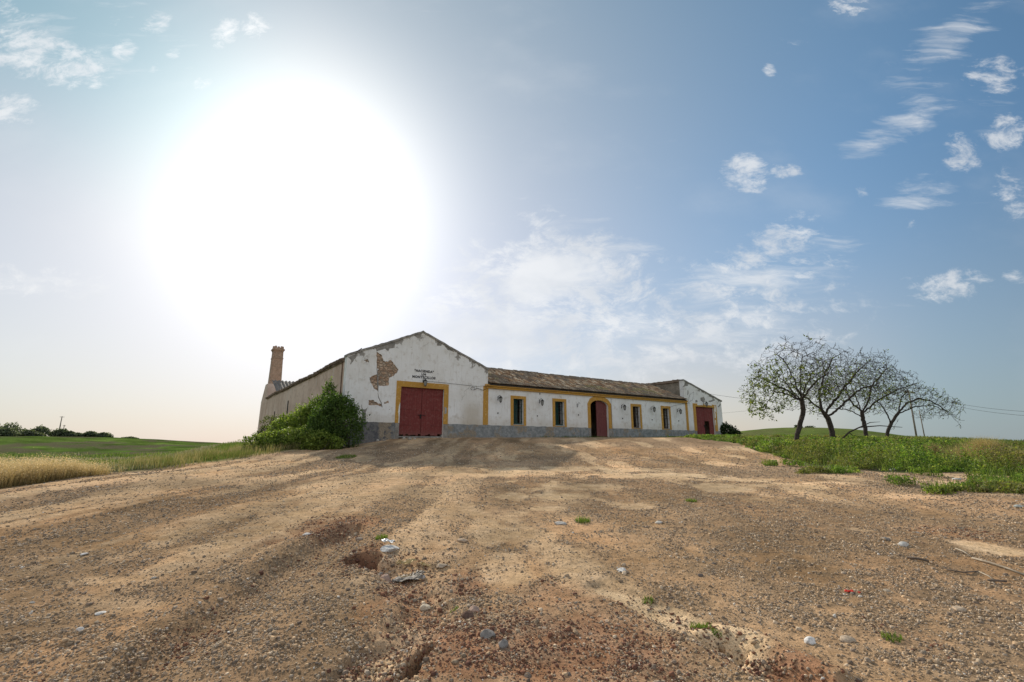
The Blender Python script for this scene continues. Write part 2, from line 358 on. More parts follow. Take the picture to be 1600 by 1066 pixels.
def tracks(x, y):
    """long wheel tracks running from the viewer's left towards the house"""
    w = x+.5*(fbm(x/9, y/9, 2, 31)-.5)*3-.0*y
    return fbm(w/.55, y/9., 3, 41, .5), fbm(w/1.7, y/14., 3, 43, .5)
def soil(x, y):
    """masks 0..1: pale clay, red earth, gravel, growth"""
    r = np.hypot(x, y); n = fbm(x/1.1, y/1.1, 4, 3); nf = fbm(x/.22, y/.22, 4, 9); nn = fbm(x/.5, y/.9, 4, 77)
    t1, t2 = tracks(x, y)
    left = ss(-x-.4, -1.2, 1.8)
    pale = np.zeros_like(x)
    for (cx, cy, a, b, st) in PALEW:
        d = np.hypot((x-cx)/(a*1.15), (y-cy)/(b*1.25))
        pale = np.maximum(pale, st*(1-ss(d+(n-.5)*1.5+(nn-.5)*1.4, .45, 1.1)))
    pale = np.maximum(pale, .55*left*ss(t1*.6+t2*.4+(nf-.5)*.12, .50, .64))
    pale = np.maximum(pale, .55*ss(fbm(x/.9, y/3., 4, 55), .56, .68)*ss(y, 8, 14))
    d, p = seg_dist(x, y, GULLY); pale = np.maximum(pale, 1-ss(d+(nf-.5)*.12, .05+.16*p, .12+.26*p))
    d, p = seg_dist(x, y, SPOUT); pale = np.maximum(pale, .5*(1-ss(d+(n-.5)*.8+(nf-.5)*.4, .02, .36)))
    red = np.zeros_like(x)
    for (cx, cy, a, b, st) in REDW:
        d = np.hypot((x-cx)/a, (y-cy)/b)
        red = np.maximum(red, st*(1-ss(d+(n-.5)*1.2+(nf-.5)*.4, .35, 1.15)))
    d, p = seg_dist(x, y, GULLY2); red = np.maximum(red, 1-ss(d+(nf-.5)*.2, .1, .35))
    d, p = seg_dist(x, y, WASH); red = np.maximum(red, .7*(1-ss(d+(nf-.5)*.3, .05, .3)))
    grav = ss(fbm(x/.8, y/1.6, 4, 21)*.55+nf*.45, .38, .60)
    grav = np.maximum(grav*.8, left*ss(.5-t1+(nf-.5)*.2, -.03, .12)*.7)
    grav = np.maximum(grav, ss(x, 1.0, 3.2)*(1-ss(r, 7, 15)*.5)*.9*ss(nf+n*.4, .45, .75))
    grav = grav*(1-pale*.8)*(1-red*.25)
    return pale, red, np.clip(grav, 0, 1), n, nf, t1, t2, left
def outside(x, y):
    """0 on the bare lot, 1 where things grow"""
    xe = np.interp(y, _ey, _ex); n = fbm(x/1.3, y/1.3, 3, 91)
    L = ss(xe-x+(n-.5)*1.2, -.1, 1.3)
    d, p = seg_dist(x, y, EDGES_R); R = right_of(x, y)
    R = np.where(R, 1., 0)*ss(d+(n-.5)*1.6, 0, .4)
    return np.maximum(L, R)
_rx = np.array([p[0] for p in EDGES_R]); _ry = np.array([p[1] for p in EDGES_R])
def worley(x, y, s, seed=0):
    gx = np.floor(x/s); gy = np.floor(y/s); f1 = np.full(np.shape(x), 9.); f2 = f1.copy()
    for i in (-1, 0, 1):
        for j in (-1, 0, 1):
            cx = gx+i; cy = gy+j; d = np.hypot(cx+_h(cx, cy, seed)-x/s, cy+_h(cx, cy, seed+1)-y/s)
            f2 = np.where(d < f1, f1, np.minimum(f2, d)); f1 = np.minimum(f1, d)
    return f2-f1
def right_of(x, y):
    # beyond the edge line as seen along x: line runs from far (x small, y big) to near (x big, y small)
    order = np.argsort(_ry); yy = _ry[order]; xx = _rx[order]
    return x > np.interp(y, yy, xx)
def detail_h(x, y, S=None):
    pale, red, grav, n, nf, t1, t2, left = S if S is not None else soil(x, y)
    r = np.hypot(x, y); near = 1-ss(r, 25, 45)
    h = (fbm(x/2.6, y/2.6, 4, 61)-.5)*.16+(t1-.5)*.09*left+(t2-.5)*.16*left
    h = h+(nf-.5)*.022*(1-.6*pale)-.010*pale
    fine = 1-ss(r, 9, 18)
    h = h+fine*((fbm(x/.07, y/.07, 3, 63)-.5)*.016*(.25+grav)+(vn(x/.03, y/.03, 64)-.5)*.005)
    # long bank of the wheel track
    d, p = seg_dist(x, y, STEP); sgn = np.where(x > np.interp(y, [q[1] for q in STEP][::-1], [q[0] for q in STEP][::-1]), 1., -1.)
    q = d*sgn+(n-.5)*.15
    h = h+.10*np.exp(-((q+.32)/.25)**2)*(1-ss(p, .9, 1))-.05*np.exp(-(q/.16)**2)+.05*np.exp(-((q-.5)/.5)**2)
    # hole with its washed out channel
    dx_ = (x-HOLE[0]); dy_ = (y-HOLE[1]); e = np.hypot(dx_/.25, dy_/.30)+(nf-.5)*.7
    h = h-.27*(1-ss(e, .35, 1.0))
    e = np.hypot((x-HOLE2[0])/.62, (y-HOLE2[1])/.34)+(nf-.5)*.6; h = h-.045*(1-ss(e, .4, 1.1))
    d, p = seg_dist(x, y, WASH); h = h-.075*(1-ss(d+(nf-.5)*.2, .06, .34))
    d, p = seg_dist(x, y, SLAB); sm = 1-ss(d+(nf-.5)*.22, .11, .18); h = h+.035*sm-.022*sm*(1-ss(worley(x+nf*.06, y+n*.06, .115, 7), .03, .13))
    d, p = seg_dist(x, y, CRACK); h = h-.16*(1-ss(d+(nf-.5)*.05, .01, .055))
    # gully: shallow flat wash that ends in an undercut lip
    d, p = seg_dist(x, y, GULLY); h = h-(.03)*(1-ss(d, .10, .22))
    sd = -1.
    d2, p2 = seg_dist(x, y, GULLY2)
    e = np.hypot((x-HEAD[0]), (y-HEAD[1])*1.2)+(nf-.5)*.12
    h = h-.24*(1-ss(e+(vn(x/.045, y/.045, 8)-.5)*.07, .04, .15))-.09*(1-ss(d2+(nf-.5)*.1, .05, .22))+.06*np.exp(-((d2-.3)/.12)**2)*(1-ss(p2, .9, 1))
    # crumbly edge along the lower left of the wash
    cx_ = np.array(GULLY); off = np.array([-.13, -.10]); E2 = [(a+off[0]*(i/4), b+off[1]*(i/4)) for i, (a, b) in enumerate(GULLY)]
    d, p = seg_dist(x, y, E2); h = h-.07*ss(p, .25, .8)*(1-ss(d+(nf-.5)*.08, .02, .07))
    return h*near
def H(x, y):
    x = np.asarray(x, float); y = np.asarray(y, float); return base_h(x, y)+detail_h(x, y)

def build_ground():
    fine = rad(49); na = int(1150*LITE)
    th = np.concatenate([np.linspace(-fine, fine, na), np.linspace(fine, 2*math.pi-fine, 150)[1:-1]])
    r = [1.2]
    while r[-1] < 5000:
        q = r[-1]; k = .0042 if q < 13 else (.0085 if q < 60 else (.022 if q < 400 else .12)); r.append(q*(1+k/LITE))
    r = np.array(r); nr = len(r); nt = len(th)
    X = np.outer(r, np.sin(th)); Y = np.outer(r, np.cos(th))
    x = X.ravel(); y = Y.ravel()
    S = soil(x, y); pale, red, grav, n, nf, t1, t2, left = S
    z = base_h(x, y)+detail_h(x, y, S)
    out = outside(x, y)
    far = ss(np.hypot(x, y), 900, 5000); z = z*(1-far)-3*far
    # real soil colours
    def C(c): return np.array(c)[None, :]
    col = C((.365,.245,.148))+(n-.5)[:, None]*C((.16,.12,.09))+(nf-.5)[:, None]*C((.10,.08,.06))
    cool = ss(fbm(x/6, y/3, 3, 71), .42, .62)[:, None]*ss(np.hypot(x, y), 9, 20)[:, None]
    col = col*(1-cool*.55)+C((.31,.235,.17))*cool*.55
    col = col*(1-red[:, None]*.7)+(C((.245,.125,.080))+(nf-.5)[:, None]*.08)*red[:, None]*.7
    hd_ = (1-ss(np.hypot((x-HOLE[0])/.27, (y-HOLE[1])/.32)+(nf-.5)*.7, .5, 1.05))[:, None]; col = col*(1-hd_)+C((.13,.055,.04))*hd_
    col = col*(1-grav[:, None]*.62)+C((.20,.148,.098))*grav[:, None]*.62
    col = col*(1-pale[:, None]*.9)+(C((.57,.43,.28))+(nf-.5)[:, None]*.12)*pale[:, None]*.9
    # green field with brown-purple bare streaks and dry patches
    f1 = fbm(x/16, y/9, 4, 81); f2 = fbm(x/3.5, y/6, 5, 83)
    g = C((.070,.112,.024))*(1-ss(f1, .45, .60))[:, None]+C((.105,.158,.034))*ss(f1, .45, .60)[:, None]
    g = g*(.3+1.4*f2)[:, None]
    pur = (ss(fbm(x/8+3, y/9, 5, 87), .48, .60)*.8)[:, None]; g = g*(1-pur)+C((.118,.100,.068))*pur
    hill = ss(x, 40, 70)[:, None]; g = g*(1-hill*.6)+C((.125,.155,.045))*hill*.6*(.75+.5*f2)[:, None]
    col = col*(1-out[:, None])+g*out[:, None]
    mac = (fbm(x/2.4, y/6.5, 5, 73)-.5)[:, None]; mac2 = (fbm(x/1.1+9, y/2.0, 5, 74)-.5)[:, None]; so = (1-out[:, None])
    col = col*(1+so*(.10+mac*1.1+mac2*.75)); col = col*(1+so*np.clip(mac2+.02, 0, 1)*C((.22,.0,-.15))); col = col*(1+so*C((.03,.0,-.05)))
    col = np.clip(col, .01, .8)
    i = np.arange(nr-1)[:, None]*nt+np.arange(nt)[None, :]; j = np.arange(nr-1)[:, None]*nt+(np.arange(nt)[None, :]+1) % nt
    F = np.stack([i, j, j+nt, i+nt], -1).reshape(-1, 4)[:, ::-1]
    V = np.stack([x, y, z], 1)
    # close the small disc under the viewer
    m, t = new_mat('bare_soil'); a = t.N.new('ShaderNodeAttribute'); a.attribute_name = 'Col'
    P = t.n('ShaderNodeTexCoord', 3)
    vo = t.N.new('ShaderNodeTexVoronoi'); t.put(vo.inputs['Vector'], P); vo.inputs['Scale'].default_value = 26
    vo2 = t.N.new('ShaderNodeTexVoronoi'); t.put(vo2.inputs['Vector'], P); vo2.inputs['Scale'].default_value = 11
    sp = t.n('ShaderNodeSeparateColor', 0, Color=vo.outputs['Color']); sp2 = t.n('ShaderNodeSeparateColor', 0, Color=vo2.outputs['Color'])
    fn = t.noise(P, 5, 10, .78); fn2 = t.noise(P, 70, 4, .7)
    c = t.mix(1., a.outputs[0], t.mix(t.mr(fn, .32, .68), c4((.74,.74,.74)), c4((1.22,1.22,1.22))), 'MULTIPLY')
    c = t.mix(1., c, t.mix(t.mr(fn2, .3, .7), c4((.72,.72,.72)), c4((1.25,1.25,1.25))), 'MULTIPLY')
    dark = t.m('MULTIPLY', t.mr(sp, .62, .72), t.mr(vo.outputs['Distance'], .42, .25))
    c = t.mix(t.m('MULTIPLY', dark, .55), c, c4((.10,.08,.06)))
    lite = t.m('MULTIPLY', t.mr(sp2, .88, .93), t.mr(vo2.outputs['Distance'], .3, .18))
    c = t.mix(t.m('MULTIPLY', lite, .45), c, c4((.52,.46,.38)))
    hgt = t.m('ADD', fn2, t.m('ADD', t.m('MULTIPLY', dark, 1.1), t.m('MULTIPLY', lite, 1.0)))
    finish(t, c, 1., hgt, .8, .012, 0.)
    o = npmesh('ground', V, F, m, col=col, smooth=True)
    rim = [(1.2*math.sin(q), 1.2*math.cos(q)) for q in th]
    rx = np.array([q[0] for q in rim]); ry = np.array([q[1] for q in rim]); rz = z[:nt]
    bm = bmesh.new(); bm.from_mesh(o.data); bm.verts.ensure_lookup_table()
    bm.faces.new([bm.verts[k] for k in range(nt)]).smooth = True
    bm.to_mesh(o.data); bm.free()
    tag(o, kind='structure'); return o
build_ground()

# ================================================================== FARMHOUSE (local axes: x along the front, y into the building, z up from eye level)
AZF = math.atan2(1119, 769.5)
nrm = Vector((math.sin(AZF-math.pi/2), math.cos(AZF-math.pi/2), 0)); alo = Vector((math.sin(AZF), math.cos(AZF), 0))
DF = 33.0
house = empty('farmhouse', nrm*DF, math.atan2(alo.y, alo.x))
tag(house, 'long whitewashed farm building with gabled ends, ochre trim, red doors and a tiled middle wing', 'farmhouse')
def hw(s, t, z=0): return nrm*(DF+t)+alo*s+Vector((0,0,z))     # house coords -> world

def plaster_mat():
    m, t = new_mat('old_whitewash'); P = t.n('ShaderNodeTexCoord', 3)
    sep = t.N.new('ShaderNodeSeparateXYZ'); t.put(sep.inputs[0], P); x, y, z = sep.outputs
    big = t.noise(P, .45, 5, .6); mid = t.noise(P, 2.2, 6, .65); fin = t.noise(P, 14, 5, .7)
    st = t.noise(t.map(P, scale=(5, 1, .55)), 1.6, 5, .6)
    c = t.mix(t.mr(big, .35, .7), c4((.83,.83,.82)), c4((.73,.715,.68)))
    c = t.mix(t.m('MULTIPLY', t.mr(mid, .52, .68), .5), c, c4((.52,.47,.40)))
    c = t.mix(t.m('MULTIPLY', t.mr(st, .5, .74), .38), c, c4((.48,.45,.40)))
    # grime and lost paint below the gable copings
    roof1 = t.m('SUBTRACT', 8.32, t.m('MULTIPLY', .4245, t.m('ABSOLUTE', t.m('SUBTRACT', x, 14.53))))
    roof2 = t.m('SUBTRACT', 7.02, t.m('MULTIPLY', .291, t.m('SUBTRACT', x, 45.8)))
    isr = t.m('GREATER_THAN', x, 45.6); isl = t.m('LESS_THAN', x, 20.32)
    d1 = t.m('SUBTRACT', roof1, z); d2 = t.m('SUBTRACT', roof2, z)
    dd = t.m('ADD', t.m('ADD', t.m('MULTIPLY', d1, isl), t.m('MULTIPLY', d2, isr)), t.m('MULTIPLY', 9, t.m('SUBTRACT', 1, t.m('ADD', isl, isr))))
    n3 = t.noise(P, 1.15, 7, .62)
    g = t.mr(t.m('SUBTRACT', n3, t.m('MULTIPLY', dd, .26)), .44, .52)
    c = t.mix(g, c, t.mix(t.mr(fin, .3, .7), c4((.20,.185,.165)), c4((.34,.32,.29))))
    g2 = t.mr(t.m('SUBTRACT', n3, t.m('MULTIPLY', dd, .11)), .50, .60)
    c = t.mix(t.m('MULTIPLY', g2, .45), c, c4((.38,.36,.33)))
    # hairline cracks
    vo = t.N.new('ShaderNodeTexVoronoi'); vo.feature = 'DISTANCE_TO_EDGE'; t.put(vo.inputs['Vector'], t.vm('ADD', P, t.vm('SCALE', t.noise(P, 2, 4, .6, 1), scale=1.1))); vo.inputs['Scale'].default_value = .42
    ck = t.m('MULTIPLY', t.mr(vo.outputs['Distance'], .016, .004), t.mr(big, .54, .62))
    c = t.mix(t.m('MULTIPLY', ck, .45), c, c4((.2,.18,.15)))
    # damp tan stain low at the right end of the left gable, and along all foots
    low = t.mr(t.m('SUBTRACT', t.m('SUBTRACT', 2.15, z), t.m('MULTIPLY', mid, -.9)), .25, 1.0)
    c = t.mix(t.m('MULTIPLY', low, .35), c, c4((.50,.43,.33)))
    sx_ = t.m('MULTIPLY', t.mr(t.m('ABSOLUTE', t.m('SUBTRACT', x, 19.0)), 1.4, .3), t.mr(t.m('ADD', z, t.m('MULTIPLY', mid, 1.6)), 4.4, 3.3))
    c = t.mix(t.m('MULTIPLY', sx_, .55), c, c4((.47,.40,.30)))
    # small round bullet-like pits and flakes
    v2 = t.N.new('ShaderNodeTexVoronoi'); t.put(v2.inputs['Vector'], P); v2.inputs['Scale'].default_value = 1.3
    pit = t.mr(t.m('ADD', v2.outputs['Distance'], t.m('MULTIPLY', fin, .05)), .085, .06)
    c = t.mix(t.m('MULTIPLY', pit, .7), c, c4((.22,.19,.16)))
    finish(t, c, .92, t.m('ADD', mid, t.m('MULTIPLY', fin, .4)), .5, .03, .15); return m
PLASTER = plaster_mat()
def side_mat():
    m, t = new_mat('stained_render'); P = t.n('ShaderNodeTexCoord', 3)
    st = t.noise(t.map(P, scale=(1, .55, .32)), .9, 6, .62); mid = t.noise(P, 2.5, 6, .65); fin = t.noise(P, 16, 5, .7)
    c = t.mix(t.mr(st, .35, .65), c4((.52,.385,.30)), c4((.66,.52,.42)))  # render tones raised: the sun's veiling glare is put into the colour
    c = t.mix(t.m('MULTIPLY', t.mr(mid, .5, .68), .6), c, c4((.38,.28,.21)))
    w = t.noise(t.map(P, scale=(1, 1.4, .35)), .8, 4, .5); c = t.mix(t.m('MULTIPLY', t.mr(w, .62, .72), .45), c, c4((.66,.62,.56)))
    finish(t, c, .95, t.m('ADD', mid, t.m('MULTIPLY', fin, .5)), .6, .04, .1); return m
SIDE = side_mat()
GRIME = rough_mat('grimy_render', (.20,.17,.13), (.30,.26,.21), 1.6, .95, .9, .04, (.115,.09,.07), 9.)
def plinth_mat():
    m, t = new_mat('blue_grey_plinth'); P = t.n('ShaderNodeTexCoord', 3)
    big = t.noise(P, .7, 6, .65); mid = t.noise(P, 3.2, 6, .7); fin = t.noise(P, 18, 4, .7)
    sep = t.N.new('ShaderNodeSeparateXYZ'); t.put(sep.inputs[0], P)
    c = t.mix(t.mr(mid, .3, .7), c4((.165,.18,.185)), c4((.33,.34,.335)))
    dk = t.mr(sep.outputs[0], 13.2, 12.2, 0, .8)
    c = t.mix(dk, c, t.mix(t.mr(mid, .35, .6), c4((.075,.075,.085)), c4((.17,.16,.155))))
    c = t.mix(t.m('MULTIPLY', t.mr(big, .51, .57), t.mr(mid, .38, .5)), c, t.mix(t.mr(fin, .3, .7), c4((.20,.16,.115)), c4((.36,.31,.24))))
    c = t.mix(t.m('MULTIPLY', t.mr(fin, .62, .72), .5), c, c4((.45,.45,.44)))
    finish(t, c, .9, t.m('ADD', mid, fin), .6, .03, .15); return m
PLINTH = plinth_mat()
def brick_mat(name, sc, rx, a, b, mo):
    m, t = new_mat(name); P = t.n('ShaderNodeTexCoord', 3); q = t.map(P, rot=rx)
    br = t.N.new('ShaderNodeTexBrick'); t.put(br.inputs['Vector'], q); br.inputs['Scale'].default_value = sc
    for k, v in (('Color1', a), ('Color2', b), ('Mortar', mo)): br.inputs[k].default_value = c4(v)
    br.inputs['Mortar Size'].default_value = .018; br.inputs['Brick Width'].default_value = .5; br.inputs['Row Height'].default_value = .17
    n = t.noise(P, 3, 6, .7); f = t.noise(P, 12, 5, .7)
    c = t.mix(.6, br.outputs[0], t.mix(t.mr(n, .3, .7), c4((.55,.5,.45)), c4((1.2,1.15,1.1))), 'MULTIPLY')
    c = t.mix(t.m('MULTIPLY', t.mr(f, .5, .66), .5), c, c4(mo))
    finish(t, c, .95, t.m('ADD', br.outputs[1], f), .6, .03, .1); return m
BRICK = brick_mat('chimney_brick', 2.1, (rad(90), 0, 0), (.52,.36,.265), (.45,.30,.215), (.50,.41,.33))  # brick colours brightened to carry the veiling glare near the sun
def rubble_mat():
    m, t = new_mat('exposed_masonry'); P = t.n('ShaderNodeTexCoord', 3); W = t.vm('ADD', t.map(P, scale=(1, 1, 1.7)), t.vm('SCALE', t.noise(P, 3, 4, .6, 1), scale=.35))
    v = t.N.new('ShaderNodeTexVoronoi'); t.put(v.inputs['Vector'], W); v.inputs['Scale'].default_value = 3.4
    e = t.N.new('ShaderNodeTexVoronoi'); e.feature = 'DISTANCE_TO_EDGE'; t.put(e.inputs['Vector'], W); e.inputs['Scale'].default_value = 3.4
    r = t.n('ShaderNodeSeparateColor', 0, Color=v.outputs['Color']); f = t.noise(P, 22, 5, .7); n = t.noise(P, 1.6, 4, .6)
    c = t.mix(r, c4((.40,.25,.16)), c4((.58,.42,.30))); c = t.mix(t.mr(n, .5, .62), c, c4((.58,.48,.37)))
    c = t.mix(t.mr(e.outputs['Distance'], .10, .02), c, c4((.36,.28,.21))); c = t.mix(t.m('MULTIPLY', t.mr(f, .5, .7), .5), c, c4((.16,.10,.07)))
    finish(t, c, .95, t.m('ADD', t.mr(e.outputs['Distance'], 0, .15), t.m('MULTIPLY', f, .5)), 1., .06, .1); return m
RUBBLE = rubble_mat()
OCHRE = rough_mat('ochre_paint', (.52,.285,.055), (.46,.25,.06), 2.5, .85, .4, .01, (.60,.38,.15), 7.)
def door_mat(name, a, b):
    m, t = new_mat(name); P = t.n('ShaderNodeTexCoord', 3)
    st = t.noise(t.map(P, scale=(9, 1, .8)), 1.3, 6, .6); n = t.noise(P, 5, 6, .7); f = t.noise(P, 30, 4, .7)
    c = t.mix(t.mr(st, .3, .7), c4(a), c4(b)); c = t.mix(t.m('MULTIPLY', t.mr(n, .48, .68), .55), c, c4((.24,.10,.085))); c = t.mix(t.m('MULTIPLY', t.mr(f, .6, .75), .4), c, c4((.05,.018,.016)))
    sep = t.N.new('ShaderNodeSeparateXYZ'); t.put(sep.inputs[0], P)
    c = t.mix(t.m('MULTIPLY', t.mr(t.m('ADD', sep.outputs[2], t.m('MULTIPLY', n, .6)), 1.5, .7), .5), c, c4((.20,.10,.085)))
    finish(t, c, .62, t.m('ADD', st, f), .35, .01, .3); return m
REDP = door_mat('red_door_paint', (.150,.026,.023), (.19,.034,.029)); REDD = door_mat('worn_red_boards', (.135,.035,.034), (.17,.05,.045))
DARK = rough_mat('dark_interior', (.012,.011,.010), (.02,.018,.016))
IRON = rough_mat('black_iron', (.018,.018,.02), (.04,.036,.034), 8, .6, .2, .005)
GREEN = rough_mat('dark_green_shutter', (.010,.050,.048), (.016,.075,.062), 6, .5, .2, .005)
BROWNW = rough_mat('dark_brown_wood', (.05,.03,.022), (.08,.05,.035), 6, .7, .3, .01)
GREY = rough_mat('grey_coping', (.22,.21,.19), (.34,.32,.29), 3, .95, .8, .04, (.14,.13,.12), 12)
PIPE = rough_mat('grey_sheet', (.17,.15,.13), (.27,.24,.21), 2, .8, .3, .01)
MILK = rough_mat('dull_glass', (.30,.31,.30), (.4,.4,.38), 6, .3, .1, .005, spec=.5)
BLACKP = rough_mat('black_lettering', (.03,.03,.035), (.12,.12,.12), 20, .8, .1, .003)

def wob(L, a=.012, seed=1):
    rn = random.Random(seed); return [(x+rn.uniform(-a, a), z+rn.uniform(-a, a)) for x, z in L]
B0 = -.9   # foot of the walls, below ground
def zpx(L, ox, oy, k):
    out = []
    for X, Y in L:
        r = view_ray(ox+X/k, oy+Y/k); q = DF/(r[0]*nrm.x+r[1]*nrm.y); out.append(((r[0]*alo.x+r[1]*alo.y)*q, r[2]*q))
    return out
def ragged(L, seed, a=.035, n=4):
    rn = random.Random(seed); o = []
    for i in range(len(L)):
        p, q = L[i], L[(i+1) % len(L)]
        for k in range(n):
            f = k/n; o.append((p[0]+(q[0]-p[0])*f+(rn.uniform(-a, a) if k else 0), p[1]+(q[1]-p[1])*f+(rn.uniform(-a, a) if k else 0)))
    return o
K = 5.329
spots = [[(255,265),(300,290),(315,340),(350,350),(378,330),(400,365),(440,410),(435,430),(400,470),(365,480),(360,545),(320,550),(275,545),(270,600),(235,570),(205,520),(195,480),(230,465),(262,450),(275,410),(258,400),(262,330)],
         [(190,670),(225,665),(265,690),(300,705),(305,722),(265,710),(190,708)], [(318,690),(355,672),(362,692),(330,698)], [(150,340),(190,320),(192,355)]]
mb = MB()
HOLES = [ragged(zpx(L, 540, 500, K), i) for i, L in enumerate(spots)]
# ---- front wall of the left gable, with its door opening
def sub(p, q, n):
    return [(p[0]+(q[0]-p[0])*i/n, p[1]+(q[1]-p[1])*i/n) for i in range(n)]
rn = random.Random(4)
top = sub((20.33, 5.98), (14.53, 8.33), 12)+sub((14.53, 8.33), (9.06, 5.99), 12)
top = [(x, z+rn.uniform(-.03, .03)) for x, z in top]+[(9.06, 5.99)]
outer = [(9.06, B0), (13.0, B0), (13.0, 4.12), (16.45, 4.12), (16.45, B0), (20.33, B0)]+top
MB().prism([outer]+HOLES, 0, .55).obj('wall', PLASTER, house)
# ---- middle front wall: four windows and the arched doorway
def arch(x0, x1, zs, zt, n=14):
    c = (x0+x1)/2; a = (x1-x0)/2; b = zt-zs
    return [(c+a*math.cos(math.pi*i/n), zs+b*math.sin(math.pi*i/n)) for i in range(n+1)]
WIN = [(22.82, 23.86), (27.27, 28.33), (37.26, 38.31), (41.87, 42.9)]; WZ = (1.66, 3.75)
ar = arch(31.52, 33.85, 3.55, 4.10)
outer = [(20.33, B0), (31.52, B0)]+ar[::-1]+[(33.85, B0), (45.75, B0), (45.75, 4.72), (20.33, 4.72)]
holes = [[(a, WZ[0]), (b, WZ[0]), (b, WZ[1]), (a, WZ[1])][::-1] for a, b in WIN]
MB().prism([outer]+holes, .0, .55).obj('wall', PLASTER, house)
# ---- right wing front (single pitch)
top = [(x, z+rn.uniform(-.03, .03)) for x, z in sub((52.62, 5.03), (45.75, 7.03), 14)]+[(45.75, 7.03)]
outer = [(45.75, B0), (47.55, B0), (47.55, 4.2), (51.0, 4.2), (51.0, B0), (52.62, B0)]+top
MB().prism([outer], .0, .55).obj('wall', PLASTER, house)
# ---- the right wing's tall side wall above the middle roof
MB().add([(45.75, .55, B0), (45.75, 14, B0), (45.75, 14, 7.0), (45.75, .55, 7.0), (46.2, .55, B0), (46.2, 14, B0), (46.2, 14, 7.0), (46.2, .55, 7.0)],
         [(0,1,2,3), (4,7,6,5), (0,3,7,4), (1,5,6,2), (3,2,6,7), (0,4,5,1)]).obj('wall', GRIME, house)
# ---- long left side wall, uneven top
V = []; F = []; ts = np.linspace(.55, 35, 52); rn = random.Random(8)
for i, t in enumerate(ts):
    zt = 5.70+rn.uniform(-.05, .03)+.05*math.sin(t*.5)
    V += [(9.06, t, B0-1.5), (9.06, t, zt), (9.6, t, zt), (9.6, t, B0-1.5)]
    if i: a = 4*i; F += [(a-4, a-3, a+1, a), (a-3, a-2, a+2, a+1), (a-2, a-1, a+3, a+2)]
F += [(0, 3, 2, 1), (len(V)-4, len(V)-3, len(V)-2, len(V)-1)]
MB().add(V, F).obj('wall', SIDE, house)
# back and inner walls close the dark rooms
for q in ((9.6, 20.3, 31.4, 31.9, 5.5), (19.8, 20.3, .56, 31.39, 5.85), (20.31, 45.74, 8.9, 9.4, 4.7), (52.1, 52.6, .56, 14, 4.95), (46.21, 52.09, 13.5, 14, 4.95)): MB().box(*q[:4], B0, q[4]).obj('wall', SIDE, house)
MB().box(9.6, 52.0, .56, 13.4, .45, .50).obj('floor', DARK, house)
# ---- exposed masonry where the render fell off (traced outlines, 6 mm thick)
for L in HOLES:
    xs_ = [q[0] for q in L]; zs_ = [q[1] for q in L]; MB().box(min(xs_)-.1, max(xs_)+.1, .055, .3, min(zs_)-.1, max(zs_)+.1).obj('exposed_masonry', RUBBLE, house)
mb = MB()   # grey scars and cracks
for i, L in enumerate([[(20,310),(90,285),(95,300),(60,350),(38,372),(45,335)], [(246,232),(262,262),(300,248),(330,240),(355,262),(362,240),(408,232),(410,182),(330,205)], [(130,700),(142,740),(160,745),(185,722),(168,770),(165,850),(120,850),(140,790)], [(762,180),(800,190),(798,215),(765,215)], [(820,215),(880,240),(910,270),(850,250)]]):
    MB().prism([ragged(zpx(L, 540, 500, K), 20+i, .03, 3)], -.006, -.002).obj('grey_scar', GREY, house)
for L in ([(248,228),(254,226),(262,262),(258,262)], [(258,400),(262,395),(274,480),(272,600),(268,600)], [(270,600),(276,640),(300,690),(308,728),(300,728),(292,690),(272,650),(267,610)]):
    MB().prism([ragged(zpx(L, 540, 500, K), 31, .01, 3)], -.0085, -.0075).obj('crack', GREY, house)
mb = MB()   # scars on the right wing, over its door and down its left edge (traced at k=9.69 from 1050,585)
for i, L in enumerate([[(430,355),(480,340),(500,370),(490,410),(470,425),(430,395)], [(350,395),(385,390),(385,425),(355,430)], [(555,400),(640,378),(650,392),(590,418),(555,415)], [(235,240),(248,255),(242,320),(232,310)], [(690,490),(735,440),(735,470),(705,500)], [(195,100),(235,120),(245,175),(205,180),(160,195),(190,150)]]):
    MB().prism([ragged(zpx(L, 1050, 585, 9.69), 50+i, .03, 3)], -.006, -.002).obj('grey_scar', GREY, house)
# ---- plinth, 3 cm proud, broken at the doorways
def plinth(x0, x1, seed):
    rn = random.Random(seed); xs = np.arange(x0, x1, .3).tolist()+[x1]
    return [(x0, B0), (x1, B0)]+[(x, 1.52+rn.uniform(-.022, .022)) for x in xs[::-1]]
mb = MB()
for i, (a, b) in enumerate([(9.04, 12.70), (16.82, 31.2), (34.3, 47.15), (51.45, 52.64)]): MB().prism([plinth(a, b, i)], -.03, -.001).obj('plinth', PLINTH, house)
mb = MB()
for a, b in [(12.72, 12.99), (16.46, 16.80), (31.22, 31.51), (33.86, 34.28), (47.17, 47.54), (51.01, 51.43)]: MB().box(a, b, -.024, -.001, B0, 1.5).obj('plinth', GREY, house)
# ---- ochre cornice and painted pilasters
mb = MB(); mb.box(20.12, 45.95, -.14, .02, 4.44, 4.60); mb.box(20.05, 46.0, -.22, .02, 4.602, 4.76)
bevel(mb.obj('cornice', OCHRE, house), .012)
for a, b, zb in ((19.9, 20.36, 1.53), (45.74, 46.12, 1.53)):
    bevel(MB().box(a, b, -.045, -.002, zb, 4.60 if a < 30 else 4.70).obj('pilaster', OCHRE, house), .01)

